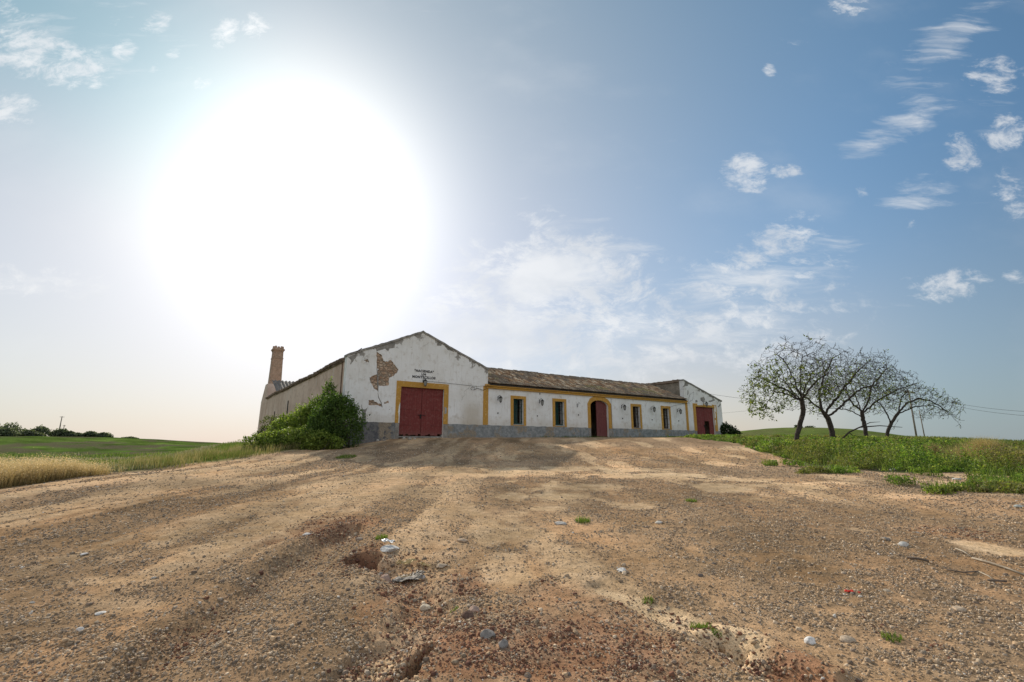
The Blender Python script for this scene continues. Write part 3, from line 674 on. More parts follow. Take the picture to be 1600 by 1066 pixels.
# ---- doors
def frame3(x0, x1, X0, X1, z0, z1, Z1, y=-.035, seed=0, nick=()):
    """inverted U of paint: opening x0..x1 up to z1 inside X0..X1 up to Z1"""
    L = [(X0, z0), (x0, z0)]+[(x0+rn2, zz) for rn2, zz in nick]+[(x0, z1), (x1, z1), (x1, z0), (X1, z0), (X1, Z1), (X0, Z1)]
    return MB().prism([L], y, -.002)
def boards(x0, x1, z0, z1, n, y, rag=0., seed=0, thick=.05):
    rn = random.Random(seed); mb = MB(); w = (x1-x0)/n
    for i in range(n):
        a = x0+i*w; mb.box(a+.002, a+w-.002, y+rn.uniform(0, .006), y+thick, z0+(rn.uniform(0, rag)), z1)
    return mb
def double_door(x0, x1, z0, z1, mat, wicket=None, seed=0, rag=.1):
    xm = (x0+x1)/2
    for k, (a, b) in enumerate(((x0+.01, xm-.015), (xm+.015, x1-.01))):
        if wicket and k == 1:
            w0, w1, wz = wicket; mb = boards(a, w0, z0, z1-.01, 2, .16, rag, seed); q = boards(w0, w1, wz, z1-.01, 5, .16, 0, seed+1); r = boards(w1, b, z0, z1-.01, 4, .16, rag, seed+2)
            mb.add(q.v, q.f).add(r.v, r.f)
        else: mb = boards(a, b, z0, z1-.01, 9, .16, rag, seed+k)
        d = mb.obj('door', mat, house)
        for zz in (z0+.75, (z0+z1)/2+.15, z1-.55):
            if k == 0: MB().box(a+.0, a+.95, .135, .158, zz, zz+.05).obj('hinge', mat, d)
            elif not wicket or zz > 2.7: MB().box(b-.95, b, .135, .158, zz, zz+.05).obj('hinge', mat, d)
        if k == 0: MB().box(b-.10, b-.03, .10, .155, z0+1.25, z0+1.55).tube([(b-.3, .13, z0+1.5), (b+.3, .13, z0+1.48)], .018).obj('bolt', IRON, d)
double_door(13.0, 16.45, .62, 4.12, REDP, seed=3, rag=.16)
double_door(47.55, 51.0, .64, 4.2, REDP, wicket=(49.3, 50.15, 2.62), seed=6, rag=.03)
fr = frame3(13.02, 16.43, 12.66, 16.81, 1.5, 4.10, 4.5, nick=[(-.13, 1.52), (-.10, 1.9), (-.16, 2.3), (-.12, 2.75), (-.03, 2.95)]); fo = fr.obj('door_frame', OCHRE, house); tag(fo, 'ochre painted surround chipped at its left foot')
frame3(47.57, 50.98, 47.1, 51.5, 1.5, 4.18, 4.52).obj('door_frame', OCHRE, house)
MB().prism([ragged([(16.5, 2.25), (16.68, 2.3), (16.7, 2.72), (16.5, 2.78)], 3, .02, 3)], -.041, -.0365).obj('grey_scar', MILK, house)
mb = MB()   # peeled strips of the right door's surround
for i, (a, b, z0_, z1_) in enumerate([(51.03, 51.2, 3.0, 4.0), (51.15, 51.35, 3.7, 4.45), (51.05, 51.16, 2.2, 2.8), (47.9, 49.0, 4.36, 4.53), (49.3, 50.6, 4.40, 4.53)]):
    MB().prism([ragged([(a, z0_), (b, z0_), (b, z1_), (a, z1_)], 60+i, .035, 4)], -.040, -.0365).obj('peeled_patch', PLASTER, house)
for q in ((13.0, 16.45, .1, .50, .60), (47.55, 51.0, .1, .55, .62), (31.52, 33.85, .02, .52, .60)): MB().box(q[0]+.003, q[1]-.003, q[2], .54, q[3], q[4]).obj('threshold', GREY, house)
# arched door: left leaf stands open, right leaf shut
L = arch(32.47, 33.83, 3.5, 4.06)
dd_ = MB()
n = 8; x0_, x1_ = 32.47, 33.83
for i in range(n):
    a = x0_+(x1_-x0_)*i/n; b = x0_+(x1_-x0_)*(i+1)/n-.008
    def zt(x): return 3.55+.5*math.sqrt(max(0, 1-((x-32.685)/1.165)**2))
    dd_.prism([[(a, .66), (b, .66), (b, zt(b)), (a, zt(a))]], .20+.004*(i % 2), .25)
d = dd_.obj('door', REDD, house); tag(d, 'weathered dark red right leaf, shut')
for zz in (1.25, 2.9): MB().box(32.5, 33.8, .185, .199, zz, zz+.12).obj('rail', REDD, d)
d = MB().box(31.55, 31.61, .26, 1.35, .66, 3.5).obj('door', REDD, house); tag(d, 'left leaf swung open into the dark')
up = arch(31.52, 33.85, 3.55, 4.10)
outl = [(34.28, 1.5), (34.28, 3.75), (33.9, 4.2), (33.35, 4.44), (32.05, 4.44), (31.5, 4.2), (31.18, 3.75), (31.18, 1.5), (31.52, 1.5), (31.52, 3.55)]+up[::-1][1:-1]+[(33.85, 3.55), (33.85, 1.5)]
MB().prism([outl], -.04, -.002).obj('door_frame', OCHRE, house)

# ---- windows
for k, (a, b) in enumerate(WIN):
    w = MB().prism([[(a-.27, 1.54), (b+.25, 1.54), (b+.25, 3.99), (a-.27, 3.99)], [(a, WZ[0]), (a, WZ[1]), (b, WZ[1]), (b, WZ[0])]], -.04, -.002).obj('window', OCHRE, house)
    MB().box(a-.03, b+.03, -.055, .15, WZ[0]-.07, WZ[0]-.003).obj('sill', MILK if k < 2 else GREY, w)
    cm = GREEN if k < 2 else BROWNW
    c = (a+b)/2
    mb = MB().box(a+.002, a+.07, .22, .28, WZ[0]+.002, WZ[1]-.002).box(b-.07, b-.002, .22, .28, WZ[0]+.002, WZ[1]-.002).box(a+.07, b-.07, .22, .28, WZ[1]-.09, WZ[1]-.002).box(a+.07, b-.07, .22, .28, WZ[0]+.002, WZ[0]+.1).box(c-.03, c+.03, .215, .27, WZ[0]+.1, WZ[1]-.09).box(a+.07, b-.07, .217, .272, 3.0, 3.05)
    mb.obj('casement', cm, w)
    mb = MB()
    for j in range(5): x = a+(b-a)*(j+1)/6; mb.tube([(x, .11, WZ[0]), (x, .11, WZ[1])], .010, 6)
    for zz in (2.1, 2.7, 3.3): mb.tube([(a, .11, zz), (b, .11, zz)], .012, 6)
    mb.obj('iron_grille', IRON, w)
    if k < 2:
        MB().box(a+.08, c-.03, .30, .34, WZ[0]+.1, WZ[1]-.1).obj('shutter', GREEN, w)
        q = .55 if k == 0 else .3
        MB().box(c+.1, c+.2, .5, .53, WZ[0]+.15, WZ[0]+(1.6 if k == 0 else .65)).obj('torn_curtain', MILK, w)
# slit windows in the long side wall
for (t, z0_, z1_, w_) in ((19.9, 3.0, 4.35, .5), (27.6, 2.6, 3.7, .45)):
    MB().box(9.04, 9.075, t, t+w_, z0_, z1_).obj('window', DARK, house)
MB().box(9.0, 9.07, .9, 1.02, .5, 5.6).obj('downpipe', rough_mat('rusty_pipe', (.16,.09,.06), (.24,.17,.12), 4), house)

# ---- copings and roofs
def slab(P, th, mat, name, rag=0., n=16, seed=0):
    """slab along a line of points P0->P1 (front edge) going back by depth"""
def coping(p0, p1, name='coping', n=26, seed=1):
    rn = random.Random(seed); mb = MB(); V = []; F = []
    for i in range(n+1):
        f = i/n; x = p0[0]+(p1[0]-p0[0])*f; z = p0[1]+(p1[1]-p0[1])*f; j = rn.uniform(-.02, .025)
        V += [(x, -.06+rn.uniform(-.01, .01), z-.10+j), (x, -.06, z+.055+j), (x, .6, z+.055+j), (x, .6, z-.10)]
        if i: a = 4*i; F += [(a-4, a-3, a+1, a), (a-3, a-2, a+2, a+1), (a-2, a-1, a+3, a+2), (a-1, a-4, a, a+3)]
    F += [(0, 1, 2, 3), (4*n+3, 4*n+2, 4*n+1, 4*n)]
    return mb.add(V, F).obj(name, GREY, house)
coping((9.0, 6.0), (14.53, 8.36)); coping((14.53, 8.36), (20.4, 6.0), seed=2); coping((45.72, 7.06), (52.75, 5.03), seed=3)

TILE = col_mat('old_clay_tiles', .9, 9., .5, .02, .55)
def tile_roof(name, s0, s1, e, r, step=.235, row=.42, seed=0, lichen=True):
    """barrel tiles. e=(t,z) of the eave, r=(t,z) of the ridge, running from s0 to s1"""
    rn = np.random.RandomState(seed); L = math.hypot(r[0]-e[0], r[1]-e[1]); nc = int((s1-s0)/step); nrow = int(L/row)+1
    ut, uz = (r[0]-e[0])/L, (r[1]-e[1])/L; nt, nz = -uz, ut
    V = []; F = []; C = []; A = 7
    pal = np.array([(.46,.29,.17), (.54,.39,.25), (.34,.22,.14), (.62,.50,.36), (.18,.15,.12), (.26,.22,.175), (.40,.30,.16)])
    for c in range(nc):
        sc = s0+(c+.5)*step
        for k in range(nrow):
            a = k*row-.0; b = min(L, a+row+.06)
            if a >= L: continue
            yy = np.array([sc]); g = float(fbm(np.array(sc/1.7), np.array(a/1.1+5), 4, 11+seed)); g2 = float(fbm(np.array(sc/2.6), np.array(a/1.3+5), 3, 12+seed))
            col = pal[rn.randint(0, 4)]*rn.uniform(.5, 1.25)
            if g > .54: col = col*.3+pal[rn.randint(4, 6)]*.7*rn.uniform(.7, 1.2)
            edge = a/L
            if edge < .16 or edge > .86: col = col*.45+np.array((.19,.165,.135))*.55
            if lichen and g2 > .69 and .15 < edge < .75: col = col*.4+np.array((.30,.27,.13))*.6
            js = rn.uniform(-.012, .012); sk_ = rn.uniform(-.015, .015)
            for sgn in (1, -1):     # cover tile, then the channel beside it
                cx = sc+js if sgn == 1 else sc+step/2
                rad_ = step*.36 if sgn == 1 else step*.30
                base = .035 if sgn == 1 else .0
                cc = col if sgn == 1 else col*.6
                v0 = len(V)
                for q, lift in ((a, .035), (b, .0)):
                    for i in range(A):
                        an = math.pi*i/(A-1); ds = -math.cos(an)*rad_*(1.06 if q == a else .9); dh = math.sin(an)*rad_*.9*sgn+base+lift+(.06 if sgn == -1 else 0)
                        V.append((cx+ds+(sk_ if q == b else 0), e[0]+ut*q+nt*dh, e[1]+uz*q+nz*dh)); C.append(cc)
                for i in range(A-1): F.append((v0+i, v0+i+1, v0+A+i+1, v0+A+i))
                if sgn == 1: F.append(tuple(v0+i for i in range(A)))
    # solid deck under the tiles
    v0 = len(V)
    for s_ in (s0, s1):
        for (t_, z_) in ((e[0]+.05, e[1]-.02), (r[0], r[1]-.04), (r[0], r[1]-.2), (e[0]+.1, e[1]-.12)): V.append((s_, t_, z_)); C.append(np.array((.10,.085,.07)))
    F += [(v0, v0+1, v0+5, v0+4), (v0+2, v0+3, v0+7, v0+6), (v0, v0+4, v0+7, v0+3), (v0+1, v0+2, v0+6, v0+5), (v0, v0+3, v0+2, v0+1), (v0+4, v0+5, v0+6, v0+7)]
    me = npmesh(name, V, F, TILE, house, col=np.array(C)); return me
roof = tile_roof('roof', 20.36, 45.74, (-.32, 4.80), (4.5, 6.86))
# far slope of the middle roof and its ridge tiles
MB().add([(20.36, 4.5, 6.8), (45.74, 4.5, 6.8), (45.74, 9.5, 4.7), (20.36, 9.5, 4.7), (20.36, 4.5, 6.6), (45.74, 4.5, 6.6), (45.74, 9.5, 4.5), (20.36, 9.5, 4.5)], [(0,1,2,3), (4,7,6,5), (0,4,5,1), (3,2,6,7), (0,3,7,4), (1,5,6,2)]).obj('roof', TILE and rough_mat('tile_back_slope', (.28,.17,.11), (.36,.25,.17), 3), house)
rn = random.Random(5); mb = MB(); x = 20.4
while x < 45.6:
    l = rn.uniform(.38, .46); h = rn.uniform(-.03, .03)
    if not (29.9 < x < 30.3 or 27.2 < x < 27.5): mb.tube([(x, 4.5, 6.88+h), (x+l+.05, 4.5, 6.90+h)], [.13, .11], 8)
    x += l
mb.obj('ridge_tiles', rough_mat('ridge_mortar', (.22,.185,.15), (.32,.25,.19), 4, .95, .8, .03), roof)
# left wing roof (two slopes, seen only from elsewhere) + right wing single pitch
RB = rough_mat('tile_red_brown', (.19,.14,.105), (.28,.21,.155), 2.5, .95, .8, .04)
MB().add([(8.98, .55, 5.72), (14.53, .55, 8.12), (14.53, 28, 8.12), (8.98, 28, 5.72), (8.98, .55, 5.60), (14.53, .55, 7.98), (14.53, 28, 7.98), (8.98, 28, 5.60)], [(0,3,2,1), (4,5,6,7), (0,1,5,4), (3,7,6,2), (0,4,7,3)]).obj('roof', RB, house)
MB().add([(20.5, .55, 5.62), (14.53, .55, 8.12), (14.53, 32, 8.12), (20.5, 32, 5.62), (20.5, .55, 5.50), (14.53, .55, 7.98), (14.53, 32, 7.98), (20.5, 32, 5.50)], [(0,1,2,3), (4,7,6,5), (0,4,5,1), (3,2,6,7), (0,3,7,4)]).obj('roof', RB, house)
MB().add([(45.6, .56, 6.98), (52.9, .56, 4.95), (52.9, 14.1, 4.95), (45.6, 14.1, 6.98), (45.6, .56, 6.86), (52.9, .56, 4.83), (52.9, 14.1, 4.83), (45.6, 14.1, 6.86)], [(0,1,2,3), (4,7,6,5), (0,4,5,1), (3,2,6,7), (0,3,7,4), (1,5,6,2)]).obj('roof', RB, house)
# broken tile edge on top of the long side wall
mb = MB(); rn = random.Random(9); t = .6
while t < 34.6:
    l = rn.uniform(.22, .3); z = 5.74+rn.uniform(-.03, .05)+.05*math.sin(t*.5)
    if rn.random() > .06: mb.tube([(8.86+rn.uniform(-.04, .05), t+l/2, z-.02), (9.7, t+l/2, z+.34)], [.12, .10], 7)
    t += l
mb.obj('eave_tiles', RB, house)
mb = MB(); rn = random.Random(19); t = .7   # tile course on top of the right wing's tall wall
while t < 6:
    l = rn.uniform(.24, .32); mb.tube([(45.62, t, 7.02+rn.uniform(-.03, .04)), (46.2, t, 7.06)], [.13, .12], 7); t += l
mb.obj('eave_tiles', RB, house)
# dangling lath at the left shoulder
MB().tube([(9.5, -.02, 6.15), (10.0, -.06, 6.55)], .035, 5).obj('loose_lath', BROWNW, house)
# ---- corrugated sheets and the chimney at the far end of the side wall
V = []; F = []; nn_ = 36
for i in range(nn_+1):
    t = 24.5+7.8*i/nn_; w = .05*math.sin(i*math.pi*.9)
    V += [(9.5, t, 5.75+(.0 if i < 3 else 0)), (12.6, t, 7.55+w)]
V = []
for i in range(nn_+1):
    f = i/nn_; w = .055*math.sin(i*math.pi*.5)
    V += [(9.2+3.2*f+.0, 25.5+3.8*f*0+w*0, 5.74)]
mb = MB(); V = []; F = []
for i in range(61):
    f = i/60; s_ = 9.3+4.2*f; w = .075*math.cos(i*math.pi/3.0)
    V += [(s_, 28.8, 5.75+w), (s_, 34.2, 8.0+w), (s_, 28.8, 5.71+w), (s_, 34.2, 7.96+w)]
    if i: a = 4*i; F += [(a-4, a, a+1, a-3), (a-2, a-1, a+3, a+2), (a-4, a-2, a+2, a), (a-3, a+1, a+3, a-1)]
F += [(0, 1, 3, 2), (240, 242, 243, 241)]
mb.add(V, F).obj('roof', PIPE, house)
# chimney base (rendered) and brick shaft
def frustum(cx, cy, rings, n=4, rot=math.pi/4):
    V = []; F = []
    for (z, ax, ay, ox, oy) in rings:
        for k in range(n):
            a = rot+2*math.pi*k/n; V.append((cx+ox+ax*math.cos(a)*1.4142, cy+oy+ay*math.sin(a)*1.4142, z))
    for i in range(len(rings)-1):
        for k in range(n): F.append((i*n+k, i*n+(k+1) % n, (i+1)*n+(k+1) % n, (i+1)*n+k))
    F.append(tuple(range(n))[::-1]); F.append(tuple((len(rings)-1)*n+k for k in range(n)))
    return V, F
mb = MB(); mb.add(*frustum(10.1, 37.3, [(-2.5, 1.12, 2.75, 0, .1), (1.8, 1.10, 2.6, 0, .1), (5.6, 1.06, 2.4, 0, .1), (6.6, 1.0, 1.7, 0, .1), (7.8, .92, .95, 0, .1)]))
mb.obj('wall', SIDE, house)
ch = MB().add(*frustum(10.1, 37.4, [(7.79, 0.722, 0.722, 0, 0), (9.6, 0.671, 0.671, 0, 0), (11.2, 0.636, 0.636, 0, 0), (11.22, 0.679, 0.679, 0, 0), (11.34, 0.679, 0.679, 0, 0), (11.36, 0.628, 0.628, 0, 0), (12.2, 0.611, 0.611, 0, 0), (12.22, 0.654, 0.654, 0, 0), (12.35, 0.671, 0.671, 0, 0), (12.37, 0.748, 0.748, 0, 0), (12.54, 0.757, 0.757, 0, 0), (12.56, 0.636, 0.636, 0, 0), (12.75, 0.619, 0.619, 0, 0)])).obj('chimney', BRICK, house)
mb = MB(); rn = random.Random(2)
for k in range(12):
    a = k*math.pi/6; cx, cy = 10.1+.50*max(-1, min(1, 1.4*math.cos(a))), 37.4+.50*max(-1, min(1, 1.4*math.sin(a)))
    if k in (2, 7): continue
    mb.box(cx-.12, cx+.12, cy-.11, cy+.11, 12.74, 12.75+rn.uniform(.08, .26))
mb.obj('broken_rim', BRICK, ch)

# ---- lettering over the left door
def text(s, x, z, size, parent, name='lettering'):
    cu = bpy.data.curves.new(name, 'FONT'); cu.body = s; cu.size = size; cu.extrude = .006; cu.align_x = 'CENTER'; cu.offset = .012; cu.space_character = 1.15
    o = bpy.data.objects.new(name, cu); COL.objects.link(o)
    dg = bpy.context.evaluated_depsgraph_get(); me = bpy.data.meshes.new_from_object(o.evaluated_get(dg))
    bpy.data.objects.remove(o); me.materials.clear(); me.materials.append(BLACKP)
    for v_ in me.vertices: v_.co.x *= 1.0
    o = bpy.data.objects.new(name, me); COL.objects.link(o); o.parent = parent; o.location = (x, -.008, z); o.rotation_euler = (rad(90), 0, 0); return o
text('"HACIENDA"', 14.75, 5.27, .24, house); text('LOS', 14.72, 5.05, .19, house); text('MONTECILLOS', 14.75, 4.81, .25, house)

# ---- wall lanterns on brackets
def lantern(s, z, drop=True):
    b = MB().box(s-.03, s+.03, -.02, -.002, z-.02, z+.3).tube([(s, -.02, z+.22), (s, -.16, z+.36), (s, -.32, z+.38), (s, -.42, z+.30)], .014, 6).tube([(s, -.02, z+.02), (s, -.14, z+.12), (s, -.26, z+.35)], .010, 5)
    o = b.obj('wall_lantern', IRON, house)
    if not drop: return o
    def hexr(z0, r0, z1, r1):
        V = [(s+r*math.cos(k*math.pi/3), -.42+r*math.sin(k*math.pi/3), zz) for zz, r in ((z0, r0), (z1, r1)) for k in range(6)]
        return V, [(k, (k+1) % 6, 6+(k+1) % 6, 6+k) for k in range(6)]+[(5,4,3,2,1,0), (6,7,8,9,10,11)]
    m = MB(); m.add(*hexr(z+.16, .155, z+.30, .03)); m.add(*hexr(z+.14, .165, z+.159, .16)); m.add(*hexr(z-.21, .075, z-.18, .085)); m.add(*hexr(z-.26, .02, z-.211, .05))
    for k in range(6):
        a = k*math.pi/3; m.tube([(s+.085*math.cos(a), -.42+.085*math.sin(a), z-.18), (s+.15*math.cos(a), -.42+.15*math.sin(a), z+.14)], .012, 4)
    m.obj('lantern_frame', IRON, o)
    MB().add(*hexr(z-.178, .075, z+.138, .138)).obj('glass', MILK, o); return o
for s_, z_ in ((21.3, 3.55), (25.55, 3.5), (35.7, 3.5), (40.05, 3.5), (44.3, 3.45), (14.69, 4.42), (49.1, 4.45)): lantern(s_, z_)
o = lantern(29.9, 3.35, False); tag(o, 'bare iron bracket that lost its lantern')
mb = MB()
for s_, z_ in ((21.3, 2.5), (25.3, 2.4), (30.0, 2.65), (35.75, 2.5), (40.1, 2.5), (44.4, 2.5), (25.6, 4.3)): MB().tube([(s_, -.03, z_-.05), (s_, -.03, z_+.05)], .045, 6).obj('wall_socket', IRON, house)
# ---- cables on the front
MB().tube([(15.0, -.06, 4.62), (16.5, -.05, 4.60), (18.3, -.06, 4.55), (19.3, -.06, 4.52)], .012, 4).obj('cable', IRON, house)
MB().tube([(18.85, -.06, 4.2), (18.7, -.07, 4.32), (18.85, -.08, 4.45), (19.1, -.07, 4.40), (18.98, -.07, 4.2), (19.3, -.06, 4.38), (19.85, -.06, 4.25), (20.1, -.06, 4.35)], .018, 5).obj('cable', IRON, house)
MB().tube([(19.3, -.06, 4.52), (20.2, -.26, 4.62), (21, -.26, 4.40)], .010, 4).obj('cable', IRON, house)
MB().tube([(42.9, -.05, 3.85), (43.8, -.06, 4.12), (45.2, -.08, 4.35), (46.5, -.1, 4.45)], .010, 4).obj('cable', IRON, house)
MB().tube([(34.25, -.05, 4.5), (34.22, -.07, 3.6), (34.25, -.05, 1.55)], .012, 4).obj('cable', IRON, house)
MB().tube([(46.2, -.06, 4.5), (46.6, -.07, 5.4), (47.4, -.07, 5.8), (47.1, -.07, 4.9), (46.3, -.07, 4.55)], .012, 5).obj('cable', IRON, house)

# ================================================================== VEGETATION AND SMALL THINGS
def quads(Cn, size, nrm_, rnd, aspect=.6, col=None):
    """rhombus leaves: centres Cn (n,3), per-leaf size, preferred normals"""
    n = len(Cn); a = rnd.normal(size=(n, 3)); a -= (a*nrm_).sum(1)[:, None]*nrm_; a /= np.linalg.norm(a, axis=1)[:, None]+1e-9
    b = np.cross(nrm_, a); s = size[:, None]
    V = np.stack([Cn-a*s, Cn-b*s*aspect, Cn+a*s, Cn+b*s*aspect], 1).reshape(-1, 3)
    F = np.arange(4*n).reshape(n, 4); return V, F, np.repeat(col, 4, 0)
def rand_dirs(n, rnd, up=0.):
    d = rnd.normal(size=(n, 3)); d[:, 2] += up; return d/np.linalg.norm(d, axis=1)[:, None]
def blades(name, P, h, w, rnd, cb, ct, lean=.35, parent=None, mat=None):
    """bent grass blades, 3 faces each; cb, ct colours at base and tip (n,3)"""
    n = len(P); az = rnd.uniform(0, 2*math.pi, n); d = np.stack([np.cos(az), np.sin(az), 0*az], 1)
    az2 = rnd.uniform(0, 2*math.pi, n); L = np.stack([np.cos(az2), np.sin(az2), 0*az], 1)*(rnd.uniform(.1, 1, n)*lean*h)[:, None]
    up = np.zeros((n, 3)); up[:, 2] = h; w = w[:, None]
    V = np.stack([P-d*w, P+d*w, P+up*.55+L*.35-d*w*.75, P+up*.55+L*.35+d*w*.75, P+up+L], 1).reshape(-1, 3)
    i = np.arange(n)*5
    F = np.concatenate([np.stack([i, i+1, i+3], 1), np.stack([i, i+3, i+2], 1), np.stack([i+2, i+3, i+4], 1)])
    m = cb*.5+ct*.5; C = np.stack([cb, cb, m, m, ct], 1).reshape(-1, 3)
    return npmesh(name, V, F, mat or GRASS, parent, col=C)
def pick(pal, n, rnd, jit=.2):
    pal = np.array(pal); c = pal[rnd.randint(0, len(pal), n)]; return c*rnd.uniform(1-jit, 1+jit, (n, 1))

# ---- trees by space colonisation
def make_tree(base, trunk, limbs, vols, natt, step, seed, tip_r, leaf, label, bark, group, trunk_r):
    """base world point; trunk / limbs: polylines in local metres; vols: ellipsoids (cx,cy,cz,rx,ry,rz,weight)"""
    rnd = np.random.RandomState(seed)
    N = [np.array(p, float) for p in trunk]; kill = step*1.45
    def dens(a, b, st):
        k = max(1, int(np.linalg.norm(b-a)/st)); return [a+(b-a)*(i+1)/k for i in range(k)]
    T = [N[0]]; par = [-1]
    for i in range(1, len(N)):
        for q in dens(N[i-1], N[i], step): T.append(q+rnd.normal(size=3)*.01); par.append(len(T)-2)
    top = len(T)-1
    for L in limbs:
        f0, pts = L; last = max(1, int(top*f0)); p0 = T[last]
        prev = p0
        for q in pts:
            for s_ in dens(prev, np.array(q, float), step): T.append(s_+rnd.normal(size=3)*.022); par.append(last); last = len(T)-1
            prev = np.array(q, float)
    W = np.array([v[6] for v in vols], float); W /= W.sum(); A = []
    for v, w in zip(vols, W):
        k = int(natt*w); d = rand_dirs(k, rnd); r = rnd.uniform(.25, 1, k)**.45
        A.append(np.array(v[:3])+d*(r*(.60+.66*vn(d[:, 0]*3+seed, d[:, 2]*3+d[:, 1]*2, seed)))[:, None]*np.array(v[3:6]))
    A = np.concatenate(A); A = A[A[:, 2] > .5]
    P = np.array(T); D2 = ((A[:, None]-P[None])**2).sum(2); near = D2.argmin(1); nd = D2.min(1)
    alive = nd > kill**2
    infl = .9
    for it in range(240):
        act = alive & (nd < (infl+it*.012)**2)
        if not act.any():
            if not alive.any() or it > 200: break
            continue
        ids = np.unique(near[act]); new = []
        for i in ids:
            a = A[act & (near == i)]; v = (a-P[i]); v /= np.linalg.norm(v, axis=1)[:, None]+1e-9
            v = v.mean(0)+rnd.normal(size=3)*.11; v /= np.linalg.norm(v)+1e-9
            if par[i] >= 0:
                pv = P[i]-P[par[i]]; pv /= np.linalg.norm(pv)+1e-9; v = v+pv*.55; v /= np.linalg.norm(v)+1e-9
            q = P[i]+v*step; new.append(q); par.append(int(i))
        new = np.array(new); b = len(P); P = np.vstack([P, new])
        d2 = ((A[:, None]-new[None])**2).sum(2); m = d2.min(1); k = d2.argmin(1)
        up = m < nd; near = np.where(up, k+b, near); nd = np.where(up, m, nd); alive &= nd > kill**2
        if len(P) > 12000: break
    n = len(P); kids = [[] for _ in range(n)]
    for i, p in enumerate(par):
        if p >= 0: kids[p].append(i)
    # fine twigs at the tips
    tips = [i for i in range(n) if not kids[i]]
    ex = []
    for i in tips:
        d0 = P[i]-P[par[i]]; d0 /= np.linalg.norm(d0)+1e-9
        for _ in range(rnd.randint(1, 5)):
            v = d0+rnd.normal(size=3)*.5+np.array((0, 0, .12)); v /= np.linalg.norm(v); last = i; q = P[i]
            for s_ in range(rnd.randint(1, 4)):
                q = q+v*step*.8; ex.append(q); par.append(last); last = n+len(ex)-1; v = v+rnd.normal(size=3)*.25; v /= np.linalg.norm(v)
    P = np.vstack([P, np.array(ex)]) if ex else P; n = len(P)
    kids = [[] for _ in range(n)]
    for i, p in enumerate(par):
        if p >= 0: kids[p].append(i)
    R = np.zeros(n)
    for i in range(n-1, -1, -1): R[i] = tip_r if not kids[i] else sum(R[k]**2.25 for k in kids[i])**(1/2.25)
    # order guarantee: children always have larger index
    sc_ = trunk_r/R[0]
    R = np.maximum(tip_r, trunk_r*(R/R[0])**1.30); R = np.where(R > tip_r*1.01, R, tip_r)
    root = empty('tree', base); tag(root, label, 'tree', group)
    parts = {'trunk': MB(), 'branches': MB()}
    stack = [0]
    while stack:
        s0 = stack.pop(); chain = [par[s0], s0] if par[s0] >= 0 else [s0]
        i = s0
        while kids[i]:
            ks = sorted(kids[i], key=lambda k: -R[k]); stack += ks[1:]; i = ks[0]; chain.append(i)
        # split the chain where it gets thin
        cut = len(chain)
        for q, k in enumerate(chain):
            if R[k] < trunk_r*.30: cut = q; break
        def put(ids, key, rs=None):
            if len(ids) < 2: return
            rr = [R[k] for k in ids]
            if ids[0] == chain[0] and par[s0] >= 0: rr[0] = min(rr[0], rr[1]*1.15)
            m_ = max(rr); parts[key].tube([P[k] for k in ids], rr, 9 if m_ > .1 else (6 if m_ > .03 else 3), cap=False)
        if cut >= 2: put(chain[:cut+1], 'trunk'); put(chain[cut:], 'branches')
        else: put(chain, 'branches')
    # root flare
    for v_i, v in enumerate(parts['trunk'].v):
        if v[2] < .35:
            f = 1+.55*((.35-v[2])/.35)**2; parts['trunk'].v[v_i] = (trunk[0][0]+(v[0]-trunk[0][0])*f, trunk[0][1]+(v[1]-trunk[0][1])*f, v[2])
    parts['trunk'].obj('trunk', bark, root, smooth=True, fix=False); parts['branches'].obj('branches', bark, root, smooth=True, fix=False)
    # leaves
    cand = np.array([i for i in range(n) if R[i] < tip_r*3.2]); pr = leaf['prob'](P[cand]); cand = cand[rnd.uniform(size=len(cand)) < pr]
    k = leaf['per']; C = np.repeat(P[cand], k, 0)+rnd.normal(size=(len(cand)*k, 3))*leaf['spread']
    V, F, Cc = quads(C, rnd.uniform(.6, 1.25, len(C))*leaf['size'], rand_dirs(len(C), rnd, .4), rnd, .55, pick(leaf['pal'], len(C), rnd))
    npmesh('leaves', V, F, LEAF, root, col=Cc); return root
BARK = rough_mat('grey_bark', (.040,.033,.027), (.070,.058,.048), 6, .95, .9, .03, (.025,.02,.016), 22)
def at(px, d, dz=0.):
    x = (px-800)/769*d; return Vector((x, d, float(base_h(np.array(x), np.array(d)))+dz))
PALL = [(.145,.185,.035), (.11,.15,.03), (.18,.20,.05), (.07,.105,.022)]
TG = 'sparse wind-bent trees on the grassy bank'
b = at(1243, 27.5, -.12)
make_tree(b, [(0,0,0), (.14,0,.7), (.45,0,1.45), (.66,0,2.0), (.68,0,2.75)],
          [(.98, [(-.2,.1,3.3), (-1.0,.2,3.75), (-1.6,.1,4.0), (-2.2,0,3.9)]), (.95, [(-.4,-.3,3.0), (-1.1,-.5,3.1), (-1.6,-.6,2.5), (-2.0,-.6,1.75)]), (.99, [(.7,0,3.6), (.95,.2,4.6), (1.2,.3,5.4)]), (1, [(.2,-.2,3.9), (-.2,-.3,4.8), (-.7,-.2,5.4)]), (.97, [(1.0,-.1,3.2), (1.7,-.3,3.9), (2.5,-.2,4.3)]), (.96, [(.6,.9,3.4), (.7,1.7,4.1)]), (.96, [(.4,-.9,3.3), (.3,-1.8,3.9)])],
          [(.55,0,4.35,2.55,2.5,1.85,.8), (-1.45,0,2.9,1.2,1.5,1.4,.32), (1.9,0,3.7,1.3,1.8,1.3,.22)], 2500, .145, 3, .0082,
          dict(prob=lambda p: np.clip(.27-.11*(p[:, 2]-3.0)-.05*(p[:, 0]), .01, .5), per=4, spread=.08, size=.066, pal=PALL), 'nearest tree, its bare crown on a trunk leaning right, leafiest at its low left edge', BARK, TG, .128)
b = at(1303, 32, -.12)
